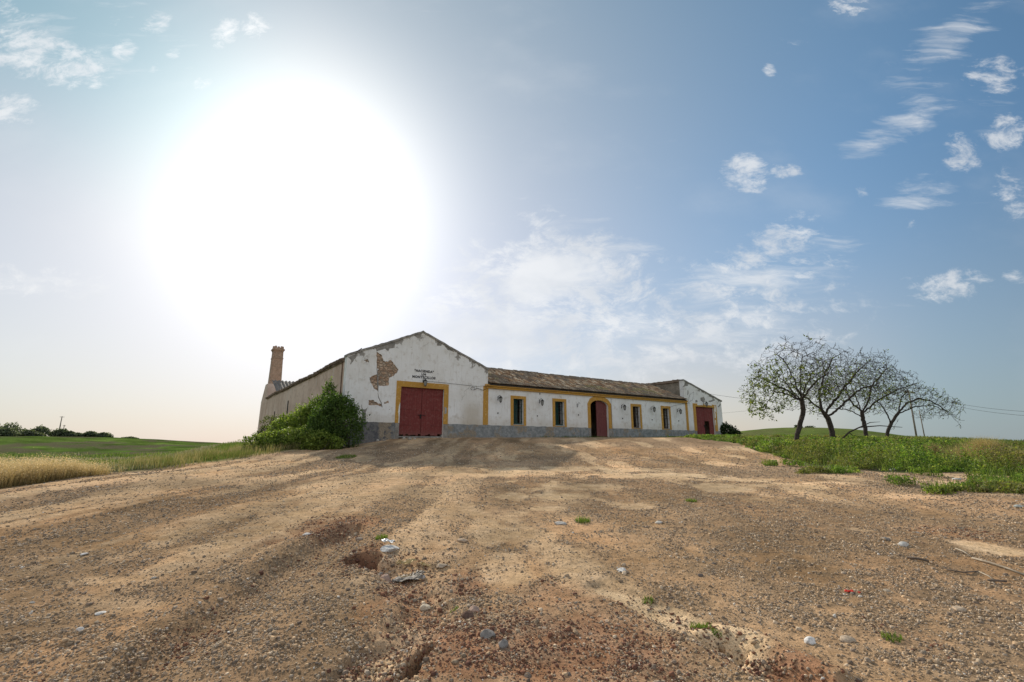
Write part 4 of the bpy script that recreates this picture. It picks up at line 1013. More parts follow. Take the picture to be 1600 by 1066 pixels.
make_tree(b, [(0,0,0), (-.02,0,.8), (-.15,0,1.5), (-.5,0,2.1)],
          [(.99, [(-1.1,0,2.6), (-1.8,.2,3.3), (-2.3,.3,4.2)]), (.8, [(.5,.1,2.0), (1.3,.1,2.7), (2.3,0,3.5), (3.2,-.1,3.7)]), (1, [(-.4,.2,3.2), (.2,.2,4.6), (.9,.2,5.6), (1.7,.1,6.1)]), (.9, [(.4,-.5,3.0), (1.5,-.7,4.3), (2.6,-.6,5.2)]), (.5, [(-.7,-.4,1.7), (-1.4,-.6,1.9), (-2.0,-.6,2.3)])],
          [(.9,0,4.4,3.6,2.8,2.0,.8), (-1.2,0,3.2,1.6,1.7,1.6,.3), (3.0,0,3.9,1.7,1.6,1.4,.25)], 2500, .16, 14, .0088,
          dict(prob=lambda p: np.clip(.15-.05*(p[:, 2]-3.0), .01, .25), per=3, spread=.09, size=.066, pal=PALL), 'second tree from the left, thick forked trunk with peeling bark and tall crown', BARK, TG, .165)
b = at(1355, 37, -.12)
make_tree(b, [(0,0,0), (.02,0,.9), (-.02,0,1.6), (-.08,0,2.1)],
          [(1, [(-.6,.1,2.7), (-.9,.2,3.6), (-.7,.2,4.8)]), (.98, [(.6,0,2.9), (1.0,0,4.0), (1.9,0,4.9), (2.6,0,5.5)]), (.9, [(-1.0,-.2,2.1), (-2.1,-.3,2.3), (-3.3,-.3,2.2)]), (.95, [(.7,-.7,2.8), (2.1,-1.1,3.6), (3.6,-1.0,4.1)]), (1, [(.1,.6,3.3), (.2,1.2,4.6)])],
          [(.6,0,4.4,3.3,2.6,1.8,.8), (-1.6,0,3.2,1.8,1.8,1.2,.25), (2.6,0,4.1,1.8,1.7,1.2,.3)], 2300, .17, 25, .0098,
          dict(prob=lambda p: np.clip(.07-.02*(p[:, 2]-3.0), .01, .12), per=3, spread=.10, size=.07, pal=PALL), 'third tree from the left, straight trunk with a dense dark twiggy crown', BARK, TG, .142)
b = at(1386, 40, -.12)
make_tree(b, [(0,0,0), (.25,0,.7), (.8,0,1.5), (1.5,0,2.3)],
          [(1, [(2.3,0,3.0), (3.3,-.1,3.3), (4.3,-.1,3.0), (5.3,-.1,2.2), (6.2,0,1.2)]), (.98, [(1.8,.1,3.2), (2.5,.1,4.0), (3.0,.1,4.5)]), (.5, [(.3,-.2,1.9), (-.2,-.3,2.8), (-1.0,-.3,3.4)]), (.9, [(2.4,-.4,2.6), (3.8,-.6,2.7), (5.0,-.6,2.1), (5.8,-.5,1.5)]), (.3, [(.9,.2,.9), (1.3,.2,1.4)])],
          [(2.3,0,3.4,2.8,2.2,1.2,.7), (4.7,0,2.6,1.9,1.5,1.1,.4), (-.3,0,2.8,1.5,1.5,1.1,.2)], 1800, .175, 36, .0105,
          dict(prob=lambda p: np.clip(.08+0*p[:, 2], .03, .5), per=3, spread=.10, size=.07, pal=PALL), 'rightmost tree, low and crooked, one long limb drooping to the right', BARK, TG, .132)
# dead branch fallen at the foot of the second tree
x0, y0 = at(1300, 31).x, 31.
mb = MB()
q = lambda dx, dz, dy=0: (x0+dx, y0+dy, float(base_h(np.array(x0+dx), np.array(y0)))+dz)
mb.tube([q(.7, .15), q(1.2, .55), q(1.9, .85), (q(3.2, .95)), q(4.6, .85)], [.06, .055, .045, .03, .015], 6).tube([q(1.9, .85), q(2.6, 1.15), q(3.4, 1.2, .2)], [.035, .025, .01], 5).tube([q(1.2, .5), q(1.6, .35, .3), q(2.3, .25, .4)], [.03, .02, .01], 5)
o = mb.obj('fallen_branch', BARK, smooth=True); tag(o, 'dead dark bough arching out from the foot of the forked tree', 'branch')

# ---- shrubs: clouds of leaves over several lumps
def shrub(name, base, lumps, n, size, pal, label, cat='bush', group=None, seed=0, stems=True, core=(.02,.032,.010), rough_=.38):
    rnd = np.random.RandomState(seed); root = empty(name, base); tag(root, label, cat, group)
    lumps = np.array(lumps, float); vol = lumps[:, 3]*lumps[:, 4]+lumps[:, 3]*lumps[:, 5]; vol /= vol.sum()
    k = rnd.choice(len(lumps), n, p=vol); d = rand_dirs(n, rnd, .25); L = lumps[k]
    ang_ = np.arctan2(d[:, 1], d[:, 0]); bump = 1+rough_*(fbm(ang_*2.2+k*3.7, d[:, 2]*2.6+k*1.3, 3, seed+5)-.5)*2.6
    r = (rnd.uniform(.55, 1.04, n)**.6)*bump
    C = L[:, :3]+d*r[:, None]*L[:, 3:6]
    keep = C[:, 2] > -.1; C = C[keep]; d = d[keep]; n = len(C)
    cl = fbm(C[:, 0]*1.6+seed, C[:, 2]*1.6+C[:, 1], 3, seed+9)
    col = pick(pal, n, rnd, .25)*(.62+.8*cl)[:, None]
    if stems:   # stray shoots standing out of the mass
        ns_ = 16*len(lumps); ks_ = rnd.randint(0, len(lumps), ns_); ds_ = rand_dirs(ns_, rnd, .5); ds_[:, 2] = np.abs(ds_[:, 2]); Ls_ = lumps[ks_]
        S0 = Ls_[:, :3]+ds_*Ls_[:, 3:6]*.92; dv = ds_*.7+rand_dirs(ns_, rnd, .6)*.6; ln = rnd.uniform(.12, .5, ns_)*min(1., lumps[:, 5].max()); q_ = rnd.uniform(0, 1, (ns_, 13))
        Cs = (S0[:, None]+dv[:, None]*(q_*ln[:, None])[..., None]).reshape(-1, 3)+rnd.normal(size=(ns_*13, 3))*.022
        C = np.vstack([C, Cs]); d = np.vstack([d, np.repeat(ds_, 13, 0)]); col = np.vstack([col, pick(pal, len(Cs), rnd, .25)*1.1]); n = len(C)
    nn = d*.6+rand_dirs(n, rnd, .3)*.9; nn /= np.linalg.norm(nn, axis=1)[:, None]
    V, F, Cc = quads(C, rnd.uniform(.6, 1.3, n)*size, nn, rnd, .6, col)
    npmesh('foliage', V, F, LEAF, root, col=Cc)
    if stems:
        mb = MB()
        for i, l in enumerate(lumps):
            for _ in range(4):
                e = l[:3]+rand_dirs(1, rnd, .6)[0]*l[3:6]*.9; s_ = np.array((l[0]*.8+rnd.uniform(-.2, .2), l[1]*.8, -.15)); m_ = (s_+e)/2+rnd.normal(size=3)*.12
                mb.tube([s_, m_, e], [.035, .022, .008], 4, cap=False)
        mb.obj('stems', BARK, root)
    return root
PG = [(.15,.21,.035), (.20,.26,.05), (.09,.14,.026), (.26,.31,.07)]
PD = [(.08,.135,.028), (.11,.17,.035), (.055,.10,.022)]
def wl(px, d, z0=0.): v = at(px, d); v.z += z0; return v
HG = 'overgrown bushes against the side wall'
shrub('bush', at(528, 29.6), [(-.3,0,1.5,1.35,1.2,1.5), (.55,.2,1.2,.95,1.0,1.35), (-1.1,.3,1.3,.9,1.0,1.25), (.2,-.2,2.3,.7,.7,.75), (-.5,.1,2.5,.65,.6,.7)], 15000, .058, PD, 'big dark rounded bush hiding the corner of the left gable', group=HG, seed=1)
shrub('bush', at(508, 32.0), [(0,0,2.8,.50,.5,1.5), (-.2,0,2.0,.9,.8,1.5), (-.65,.1,1.9,.8,.8,1.2)], 8000, .062, PD+PG[:1], 'tall narrow bush with a spire top, against the side wall', group=HG, seed=2)
shrub('bush', at(480, 31.5), [(0,0,1.5,1.1,1.0,1.3), (-.9,0,1.0,1.0,.9,1.0), (.7,-.3,1.0,1.0,.9,1.1), (-.2,.2,2.1,.7,.7,.7)], 9500, .06, PG, 'bright green bush left of the spired one, halfway up the side wall', group=HG, seed=3)
shrub('bush', at(446, 32), [(0,0,1.2,.85,.8,1.1), (-.6,0,.9,.7,.8,.8), (.6,-.2,.8,.8,.7,.8)], 6500, .06, PG, 'round yellow-green bush below the slit windows', group=HG, seed=4)
shrub('bush', at(472, 28.5), [(0,0,.55,.8,.7,.6), (1.0,-.1,.45,.7,.6,.6), (-1.0,0,.45,.7,.7,.45), (1.8,.1,.3,.6,.5,.45), (.4,-.3,.2,.7,.4,.4)], 8000, .055, PG, 'low spreading bush at the edge of the dirt, in front of the taller ones', group=HG, seed=5)
shrub('bush', at(425, 28.5), [(0,0,.45,.9,.7,.6), (-.9,.1,.4,.8,.7,.45), (.8,.1,.6,.7,.7,.6)], 5000, .055, PG+[(.15,.17,.05)], 'leftmost low bush on the grassy bank', group=HG, seed=6)
shrub('bush', at(424, 42), [(0,0,1.5,.9,.7,.9), (.9,0,1.5,.7,.7,.8), (-.6,0,.9,.6,.6,.6)], 3000, .06, [(.11,.125,.05), (.14,.15,.06), (.08,.11,.035)], 'pale thin bush under the chimney end of the side wall', group=HG, seed=7, rough_=.5)
shrub('bush', at(1141, 51), [(0,0,.7,.75,.7,.75), (.55,0,.45,.6,.6,.5), (-.35,0,.9,.5,.5,.75)], 3500, .07, [(.03,.05,.018), (.045,.07,.02)], 'small dark bush at the right end of the house', seed=9)
FG = 'far bushes along the left field crest'
def crest(px, d): v = at(px, d); return v
for i, (px, d, w, h, lab) in enumerate([(10, 150, 5.2, 4.6, 'largest far bush at the left rim of the picture'), (3, 138, 3.6, 2.6, 'pale far bush below the largest, at the left rim'), (58, 152, 3.6, 3.6, 'far bush with a notched top, third of the crest row'), (42, 146, 3.8, 2.2, 'low far bush in front of the notched one'), (92, 150, 3.4, 2.6, 'far bush under the pair of poles'), (104, 150, 2.6, 2.0, 'far bush just right of the poles'), (119, 152, 2.4, 1.5, 'small low far bush right of the poles'), (137, 153, 2.8, 2.0, 'rounded far bush next to last in the row'), (158, 154, 3.0, 1.7, 'last wide far bush in the row'), (201, 158, 2.4, .7, 'flat scrap of bush alone on the crest')]):
    shrub('bush', at(px, d, -.3), [(0,0,h*.45,w*.75,w*.6,h*.5), (w*.5,0,h*.3,w*.5,w*.5,h*.36), (-w*.45,0,h*.34,w*.55,w*.5,h*.42), (w*.1,0,h*.7,w*.35,w*.3,h*.3)], 1800, .26, [(.08,.10,.06), (.10,.12,.075), (.14,.16,.11)], lab, group=FG, seed=20+i, stems=False)  # distance haze is painted in: leaf colours lightened
for i, (px, lab) in enumerate([(1250, 'left one of two tiny bushes on the right hill crest'), (1268, 'right one of two tiny bushes on the right hill crest')]):
    shrub('bush', at(px, 182, -.2), [(0,0,.7,(1.3,2.0)[i],1.2,.9), (.9,0,.5,1.0,1.0,.6)], 700, .22, [(.05,.07,.03)], lab, group='tiny bushes on the hill crest', seed=40+i, stems=False)

# ---- grass and weeds (nobody could count them: one object each)
def region(n, x0, x1, y0, y1, rnd, f):
    x = rnd.uniform(x0, x1, n); y = rnd.uniform(y0, y1, n); k = rnd.uniform(size=n) < f(x, y); return x[k], y[k]
rnd = np.random.RandomState(77)
def dry(x, y):
    xe = np.interp(y, _ey, _ex); n = fbm(x/1.1, y/1.1, 3, 15)
    return ss(xe-x+(n-.5)*.8, -.1, .25)*(1-ss(xe-x, 1.9, 3.0))*(1-ss(y+(n-.5)*1.5, 15.6, 17.4))
x, y = region(52000, -17, -11, 6, 18.5, rnd, dry); k = 2
x = np.repeat(x, k)+rnd.normal(size=len(x)*k)*.05; y = np.repeat(y, k)+rnd.normal(size=len(y)*k)*.05
z = base_h(x, y); n_ = len(x); hh = rnd.uniform(.25, .75, n_)*(.5+.9*fbm(x/.9, y/.9, 3, 16))*(1-.55*ss(y, 14, 18))
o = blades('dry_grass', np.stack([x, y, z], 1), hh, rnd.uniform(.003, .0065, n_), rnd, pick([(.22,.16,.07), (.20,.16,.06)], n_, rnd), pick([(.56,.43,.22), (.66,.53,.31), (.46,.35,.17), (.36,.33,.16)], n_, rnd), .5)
tag(o, 'tall golden dry grass along the left edge of the dirt', 'dry grass', kind='stuff')
sd = rnd.uniform(size=n_) < .55; m_ = 9; Cs = np.repeat(np.stack([x, y, z+hh*.92], 1)[sd], m_, 0)+rnd.normal(size=(sd.sum()*m_, 3))*np.array((.08, .08, .10))
V, F, Cc = quads(Cs, rnd.uniform(.5, 1.3, len(Cs))*.015, rand_dirs(len(Cs), rnd), rnd, .4, pick([(.62,.50,.30), (.50,.40,.22), (.70,.60,.40)], len(Cs), rnd))
o = npmesh('grass_seed_heads', V, F, GRASS, col=Cc); tag(o, 'pale feathery seed heads over the golden grass on the left', 'seed heads', kind='stuff')
def bank(x, y):
    xe = np.interp(y, _ey, _ex); n = fbm(x/1.1, y/1.1, 3, 17)
    return ss(xe-x+(n-.5)*.9, -.2, .3)*(1-ss(xe-x, 4, 7))*ss(y+(n-.5)*2, 18.2, 20.5)*(.25+.75*ss(fbm(x/.8, y/.8, 3, 14), .4, .6))
x, y = region(42000, -24, -9, 17, 40, rnd, bank)
z = base_h(x, y); n_ = len(x); m_ = ss(fbm(x/1.2, y/1.2, 3, 18), .28, .50)[:, None]
hh = rnd.uniform(.2, .6, n_)*(.6+.7*fbm(x/1.3, y/1.3, 3, 19))
tip = pick([(.42,.36,.19), (.36,.31,.16), (.28,.26,.13)], n_, rnd)*m_+pick([(.10,.15,.03), (.14,.18,.05)], n_, rnd)*(1-m_)
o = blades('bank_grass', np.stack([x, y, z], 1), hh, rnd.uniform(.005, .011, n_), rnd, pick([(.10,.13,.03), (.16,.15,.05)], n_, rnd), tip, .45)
tag(o, 'mixed green and straw-coloured grass on the bank below the side wall', 'grass', kind='stuff')
def fieldf(x, y):
    xe = np.interp(y, _ey, _ex); return ss(xe-x, .5, 3)*ss(np.hypot(x, y), 12, 16)*(1-ss(np.hypot(x, y), 70, 100)*.7)
r_ = np.exp(rnd.uniform(math.log(14), math.log(110), 150000)); a_ = rnd.uniform(rad(-52), rad(-12), 150000)
x = r_*np.sin(a_); y = r_*np.cos(a_); kk = rnd.uniform(size=len(x)) < fieldf(x, y); x = x[kk]; y = y[kk]; r_ = r_[kk]
z = base_h(x, y); n_ = len(x); pur = ss(fbm(x/8+3, y/9, 5, 87), .48, .60)[:, None]
tip = pick([(.12,.20,.04), (.16,.24,.05), (.10,.16,.035)], n_, rnd)*(1-pur*.7)+pick([(.22,.20,.13), (.34,.33,.28)], n_, rnd)*pur*.7
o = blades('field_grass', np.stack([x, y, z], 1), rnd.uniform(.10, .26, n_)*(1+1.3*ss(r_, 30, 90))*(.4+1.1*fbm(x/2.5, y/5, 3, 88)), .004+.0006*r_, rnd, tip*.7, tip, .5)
tag(o, 'green crop-like growth over the sloping field left of the house', 'field grass', kind='stuff')
def rightf(x, y):
    d, p = seg_dist(x, y, EDGES_R); R = right_of(x, y)
    n = fbm(x/.9, y/.9, 3, 25); gap = ss(fbm(x/.75, y/.75, 4, 24), .30, .44)
    return np.where(R, 1, 0)*ss(d+(n-.5)*2.2-.1, 0, .35)*np.maximum(gap, ss(y, 20, 26))
# green leafy weeds
def extra(x, y):
    v = np.zeros_like(x)
    for (px, py, hw, hh_) in ((1530,766,75,5),(1590,770,40,6),(1412,757,20,4),(1440,742,10,3),(1300,739,60,3),(1203,727,10,3),(1242,728,14,5),(1255,722,12,3),(1465,770,22,4),(1560,752,40,5)):
        c = gp(px, py); e = gp(px+hw, py); t_ = gp(px, py-hh_); v = np.maximum(v, 1-ss(np.hypot((x-c[0])/(e[0]-c[0]), (y-c[1])/(t_[1]-c[1]))+(fbm(x/.4, y/.4, 3, 26)-.5)*.8, .6, 1.05))
    return v
N0 = 26000
r_ = np.exp(rnd.uniform(math.log(10), math.log(42), N0)); a_ = rnd.uniform(rad(14), rad(50), N0); x = r_*np.sin(a_); y = r_*np.cos(a_)
xr = extra(x, y); pr = np.maximum(rightf(x, y), xr*.9); kk = rnd.uniform(size=N0) < pr; x = x[kk]; y = y[kk]; r_ = r_[kk]; xr = xr[kk]
d, p = seg_dist(x, y, EDGES_R); z = base_h(x, y); n_ = len(x)
lush = ss(fbm(x/1.5, y/1.5, 4, 27), .40, .58)
hh = (.07+.55*lush*ss(d, 0, 1.2)+.16*vn(x/.3, y/.3, 28))*rnd.uniform(.6, 1.2, n_)*ss(x, 6, 12)*(1-.72*ss(y, 21, 30)); hh = np.where(xr > .1, np.minimum(hh, .20), hh); hh = np.maximum(hh, .05)
M = 22; C = np.repeat(np.stack([x, y, z], 1), M, 0); H_ = np.repeat(hh, M); rr = np.repeat(.06+.16*rnd.uniform(size=n_), M)
q = rnd.uniform(0, 2*math.pi, len(C)); f_ = rnd.uniform(.08, 1.08, len(C)); s_ = np.sqrt(rnd.uniform(size=len(C)))*rr*(1.15-.5*f_)
C = C+np.stack([np.cos(q)*s_, np.sin(q)*s_, H_*f_], 1)
pc = pick([(.085,.14,.022), (.115,.175,.03), (.06,.10,.018), (.17,.20,.045)], n_, rnd, .3)*(.55+1.8*fbm(x/.8, y/.8, 4, 29))[:, None]; yy_ = (ss(fbm(x/1.6, y/1.6, 3, 39), .5, .64)*.75)[:, None]; pc = pc*(1-yy_)+pick([(.22,.20,.07), (.17,.17,.05), (.19,.14,.07)], n_, rnd)*yy_
V, F, Cc = quads(C, rnd.uniform(.5, 1.2, len(C))*.033*(1+np.repeat(ss(r_, 16, 40), M)*.6), rand_dirs(len(C), rnd, .8), rnd, .6, np.repeat(pc, M, 0)*rnd.uniform(.8, 1.2, (len(C), 1)))
o = npmesh('green_weeds', V, F, LEAF, col=Cc); tag(o, 'lush low green weeds covering the right bank below the trees', 'weeds', kind='stuff')
# grass between them, dry seed heads at the back and by the right rim
N0 = 90000
r_ = np.exp(rnd.uniform(math.log(10), math.log(70), N0)); a_ = rnd.uniform(rad(12), rad(51), N0); x = r_*np.sin(a_); y = r_*np.cos(a_)
kk = rnd.uniform(size=N0) < np.maximum(rightf(x, y), extra(x, y)*.6); x = x[kk]; y = y[kk]; r_ = r_[kk]; z = base_h(x, y); n_ = len(x)
cl_ = at(1540, 19); dryc = np.exp(-(((x-cl_.x)/1.6)**2+((y-20)/1.6)**2)); dr = np.clip(dryc*1.3+.55*ss(fbm(x/2.2, y/2.2, 3, 33), .5, .65)*ss(y, 19, 25), 0, 1)
isd = rnd.uniform(size=n_) < dr
hh = rnd.uniform(.12, .42, n_)*(.6+.6*fbm(x/1.4, y/1.4, 3, 34))*(1-.5*ss(y, 24, 36))+dryc*rnd.uniform(.1, .75, n_)
cb = pick([(.09,.14,.03), (.12,.16,.035)], n_, rnd); ct = np.where(isd[:, None], pick([(.42,.35,.15), (.34,.31,.12), (.48,.38,.19)], n_, rnd), pick([(.12,.20,.035), (.17,.24,.05)], n_, rnd))
o = blades('meadow_grass', np.stack([x, y, z], 1), hh, .0035+.0003*r_, rnd, cb, ct, .45); tag(o, 'thin grass and straw stalks among the weeds on the right bank', 'grass', kind='stuff')
for i, (px, d_, R_, h_, lab) in enumerate([(1538, 19, 1.0, 1.25, 'tall straw-coloured clump of dry grass at the right rim, standing above the weeds'), (1455, 21, .45, .85, 'smaller straw-coloured clump left of the tall one'), (1590, 17, .5, .8, 'straw clump cut by the right rim of the picture')]):
    b_ = at(px, d_); m_ = int(5200*R_); aa = rnd.uniform(0, 6.28, m_); q_ = np.abs(rnd.normal(size=m_))*R_*.5; X_ = np.cos(aa)*q_*1.3; Y_ = np.sin(aa)*q_
    hh_ = rnd.uniform(.35, 1., m_)*h_*(1-.35*np.clip(q_/R_, 0, 1))
    P_ = np.stack([X_, Y_, base_h(b_.x+X_, b_.y+Y_)-b_.z-.02], 1)
    o = blades('dry_grass_clump', P_, hh_, np.full(m_, .006), rnd, pick([(.20,.19,.06)], m_, rnd), pick([(.50,.40,.18), (.42,.36,.14), (.56,.46,.25)], m_, rnd), .5); o.location = b_; tag(o, lab, 'dry grass', 'straw-coloured clumps on the right bank')
# strip of grass along the foot of the house front
s_ = rnd.uniform(17, 53, 9000); t_ = -np.abs(rnd.normal(size=9000))*.35-.03
pr = ss(s_+(fbm(s_/1.5, t_, 3, 35)-.5)*14, 22, 44); kk = rnd.uniform(size=9000) < pr; s_ = s_[kk]; t_ = t_[kk]
wx = nrm.x*(DF+t_)+alo.x*s_; wy = nrm.y*(DF+t_)+alo.y*s_; n_ = len(wx)
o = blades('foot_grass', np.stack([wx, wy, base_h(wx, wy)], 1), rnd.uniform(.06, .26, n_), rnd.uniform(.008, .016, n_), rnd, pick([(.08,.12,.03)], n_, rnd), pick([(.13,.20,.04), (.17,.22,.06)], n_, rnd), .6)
tag(o, 'ragged green grass along the foot of the front wall', 'grass', kind='stuff')

# ---- small plants on the bare ground
for i, (px, py, r0, lab) in enumerate([(1012, 939, .055, 'bright green tuft at the upper end of the sandy wash'), (1093, 979, .085, 'bigger bright green tuft in the middle of the sandy wash'), (1120, 991, .04, 'smallest tuft near the crumbling lip of the wash'), (596, 851, .09, 'yellow-green tuft just behind the hole'), (910, 818, .14, 'faint low plant on the stony middle of the lot'), (1395, 1001, .07, 'small dark green plant at the lower right'), (710, 952, .04, 'tiny green plant right of the washed-out channel'), (1203, 727, .25, 'lone weed out on the gravel before the right bank'), (540, 714, .5, 'flat patch of weed on the dirt before the dark bush'), (1080, 783, .12, 'sparse dull plant among the pale patches')]):
    gx, gy = gp(px, py); rn_ = np.random.RandomState(100+i); n_ = int(70+r0*600)
    a_ = rn_.uniform(0, 6.28, n_); q = np.sqrt(rn_.uniform(size=n_))*r0; P_ = np.stack([np.cos(a_)*q, np.sin(a_)*q*1.1, 0*q], 1)
    zz = H(gx+P_[:, 0], gy+P_[:, 1]); z0 = float(H(gx, gy)); P_[:, 2] = zz-z0-.004
    o = blades('grass_tuft', P_, rn_.uniform(.3, 1, n_)*min(.12, r0*.75), np.full(n_, .0022+.02*r0), rn_, pick([(.08,.13,.02)], n_, rn_), pick([(.16,.27,.03), (.11,.20,.025), (.22,.30,.06)], n_, rn_), .9); o.location = (gx, gy, z0)
    tag(o, lab, 'plant', 'small plants on the bare lot')

# ---- stones
def stone_mesh(s, flat, seed, col, sub=2):
    bm = bmesh.new(); bmesh.ops.create_icosphere(bm, subdivisions=sub, radius=1.)
    rn_ = np.random.RandomState(seed); pl = [(rand_dirs(1, rn_)[0], rn_.uniform(.55, .85)) for _ in range(7)]
    ax = rn_.uniform(.75, 1.25, 3)
    for v in bm.verts:
        p = np.array(v.co)
        for nn, dd in pl:
            e = p@nn-dd
            if e > 0: p = p-nn*e
        p = p*ax*s; p[2] *= flat; p += rn_.normal(size=3)*s*.012; v.co = p
    me = bpy.data.meshes.new('stone'); bm.to_mesh(me); bm.free()
    a = me.color_attributes.new('Col', 'FLOAT_COLOR', 'POINT'); c = np.ones((len(me.vertices), 4), np.float32); c[:, :3] = np.array(col); a.data.foreach_set('color', c.ravel()); me.materials.append(STONE); return me
def put_stone(px, py, s, flat, seed, col, lab, name='stone', group=None, rz=None, dz=.25, cat='stone'):
    gx, gy = gp(px, py); o = bpy.data.objects.new(name, stone_mesh(s, flat, seed, col, 3)); COL.objects.link(o)
    o.location = (gx, gy, float(H(gx, gy))+s*flat*dz); o.rotation_euler = (0, 0, seed*1.3 if rz is None else rz); tag(o, lab, cat, group); return o
W_ = (.60,.58,.55); T_ = (.44,.35,.26); GY = (.25,.23,.21); PK = (.42,.30,.24)
SG = 'loose rocks round the washed-out hole'
put_stone(609, 866, .125, .42, 1, W_, 'flat white rock on the back rim of the hole', 'rock', SG, rz=-.2)
put_stone(604, 897, .075, .8, 2, PK, 'squared pinkish rock standing in the hollow', 'rock', SG)
put_stone(618, 896, .055, .7, 3, GY, 'grey wedge-shaped rock beside the pinkish one', 'rock', SG)
put_stone(594, 891, .045, .8, 4, GY, 'small round grey rock left of the pinkish one', 'rock', SG)
put_stone(665, 940, .055, .55, 5, (.55,.47,.36), 'smooth cream pebble at the bend of the channel', 'rock', SG)
put_stone(690, 884, .06, .5, 6, T_, 'flat tan rock on the right rim of the hollow', 'rock', SG)
put_stone(661, 897, .035, .6, 7, W_, 'small pale stone at the right foot of the rubbish', 'rock', SG)
put_stone(561, 848, .07, .35, 8, (.33,.27,.22), 'thin flat stone behind the hole on the left', 'rock', SG)
put_stone(741, 957, .05, .8, 9, PK, 'round orange-brown stone right of the channel', 'rock', SG)
put_stone(731, 965, .05, .9, 10, (.14,.09,.07), 'dark red-brown clod beside the orange-brown stone', 'rock', SG)
put_stone(762, 998, .06, .6, 11, GY, 'dark grey half-buried stone in the red earth', 'rock', SG)
put_stone(785, 1012, .05, .6, 12, GY, 'lower dark stone in the red earth', 'rock', SG)
OG = 'pale stones scattered over the right of the lot'
put_stone(973, 897, .06, .7, 13, (.68,.66,.62), 'bright white lump right of centre', 'rock', OG)
put_stone(1267, 1004, .055, .6, 14, (.66,.65,.63), 'bright white stone in the lower right gravel', 'rock', OG)
put_stone(1411, 856, .085, .55, 15, (.56,.54,.50), 'pale block at the right end of the stony band', 'rock', OG)
put_stone(1324, 1001, .06, .45, 16, T_, 'tan flat stone near the lower right pale one', 'rock', OG)
put_stone(1498, 955, .06, .6, 17, T_, 'tan stone at the far right of the gravel', 'rock', OG)
put_stone(1593, 796, .075, .6, 18, (.33,.35,.33), 'grey-green boulder at the right rim of the picture', 'rock', OG)
put_stone(1397, 734, .12, .5, 19, (.58,.55,.48), 'pale rock at the foot of the right weeds', 'rock', OG)
put_stone(722, 848, .09, .35, 20, (.50,.38,.27), 'flat sandy stone above the middle of the lot', 'rock', OG)
put_stone(1495, 748, .10, .5, 21, (.55,.54,.52), 'pale rock in the gap between two weed patches', 'rock', OG)
put_stone(1385, 848, .06, .5, 22, GY, 'dark stone left of the pale block', 'rock', OG)
put_stone(875, 822, .11, .3, 23, (.52,.49,.45), 'broad low pale slab sunk in the middle of the lot', 'rock', OG)
put_stone(1030, 818, .09, .3, 24, (.50,.47,.42), 'narrow pale slab right of the sunken broad one', 'rock', OG)
put_stone(158, 954, .042, .3, 25, (.62,.60,.57), 'white chip on the left wheel track', 'rock', OG)
put_stone(125, 982, .035, .4, 26, (.60,.58,.55), 'white chip below the other on the left track', 'rock', OG)
put_stone(478, 851, .06, .4, 27, (.60,.56,.52), 'pale chip on the dark red strip', 'rock', OG)
put_stone(132, 866, .05, .3, 28, (.62,.60,.57), 'white chip far out on the left of the lot', 'rock', OG)
for i, (px, py, s) in enumerate([(622,684.5,.16), (631,686,.13), (640,686.5,.15), (648,686,.10), (614,680,.18), (608,684,.14), (600,689,.13), (590,690,.12)]):
    put_stone(px, py, s, .8, 60+i, (.46,.43,.38) if i % 2 else (.34,.31,.27), ['broken masonry lump left of the threshold', 'broken masonry lump on the doorway corner', 'third fallen lump below the red left leaf', 'smallest fallen lump below the red door', 'largest fallen lump, against the chipped door foot', 'fallen lump half under the plinth', 'fallen lump out on the dirt before the plinth', 'leftmost fallen lump, near the dark bush'][i], 'masonry_rubble', 'fallen masonry at the left red door', cat='rubble')
# about two hundred single stones: copies of six shapes
protos = [stone_mesh(1., f, 200+i, c) for i, (f, c) in enumerate([(.6, (.20,.16,.13)), (.7, (.27,.22,.17)), (.5, (.40,.33,.25)), (.8, (.17,.14,.12)), (.6, (.30,.20,.14)), (.45, (.54,.50,.44))])]
rn = np.random.RandomState(5); cnt = 0
while cnt < 190:
    a_ = rn.uniform(rad(-44), rad(44)); r_ = 3.3*math.exp(rn.uniform(0, 1.45)); gx, gy = r_*math.sin(a_), r_*math.cos(a_)
    S = soil(np.array([gx]), np.array([gy]))
    if rn.uniform() > .2+.8*S[2][0]+.45*S[1][0] or S[0][0] > .5: continue
    s = min(.038, .0095*(1+.16*(r_-3))*math.exp(abs(rn.normal())*.42))
    k = rn.choice(6, p=[.28, .22, .14, .16, .12, .08])
    o = bpy.data.objects.new('stone', protos[k]); COL.objects.link(o); o.scale = (s, s*rn.uniform(.7, 1), s); o.rotation_euler = (rn.uniform(-.3, .3), rn.uniform(-.3, .3), rn.uniform(0, 6.28)); o.location = (gx, gy, float(H(gx, gy))+s*.12)
    tag(o, ['rounded dark stone half sunk in the gravelly dirt', 'brown stone half sunk in the gravelly dirt', 'tan stone lying loose on the gravelly dirt', 'blackish stone lying loose on the gravelly dirt', 'reddish stone half sunk in the gravelly dirt', 'pale chip of stone lying on the gravelly dirt'][k], 'stone', ['rounded dark stones', 'brown stones', 'tan stones', 'blackish stones', 'reddish stones', 'pale chips'][k]+' scattered over the bare lot'); cnt += 1
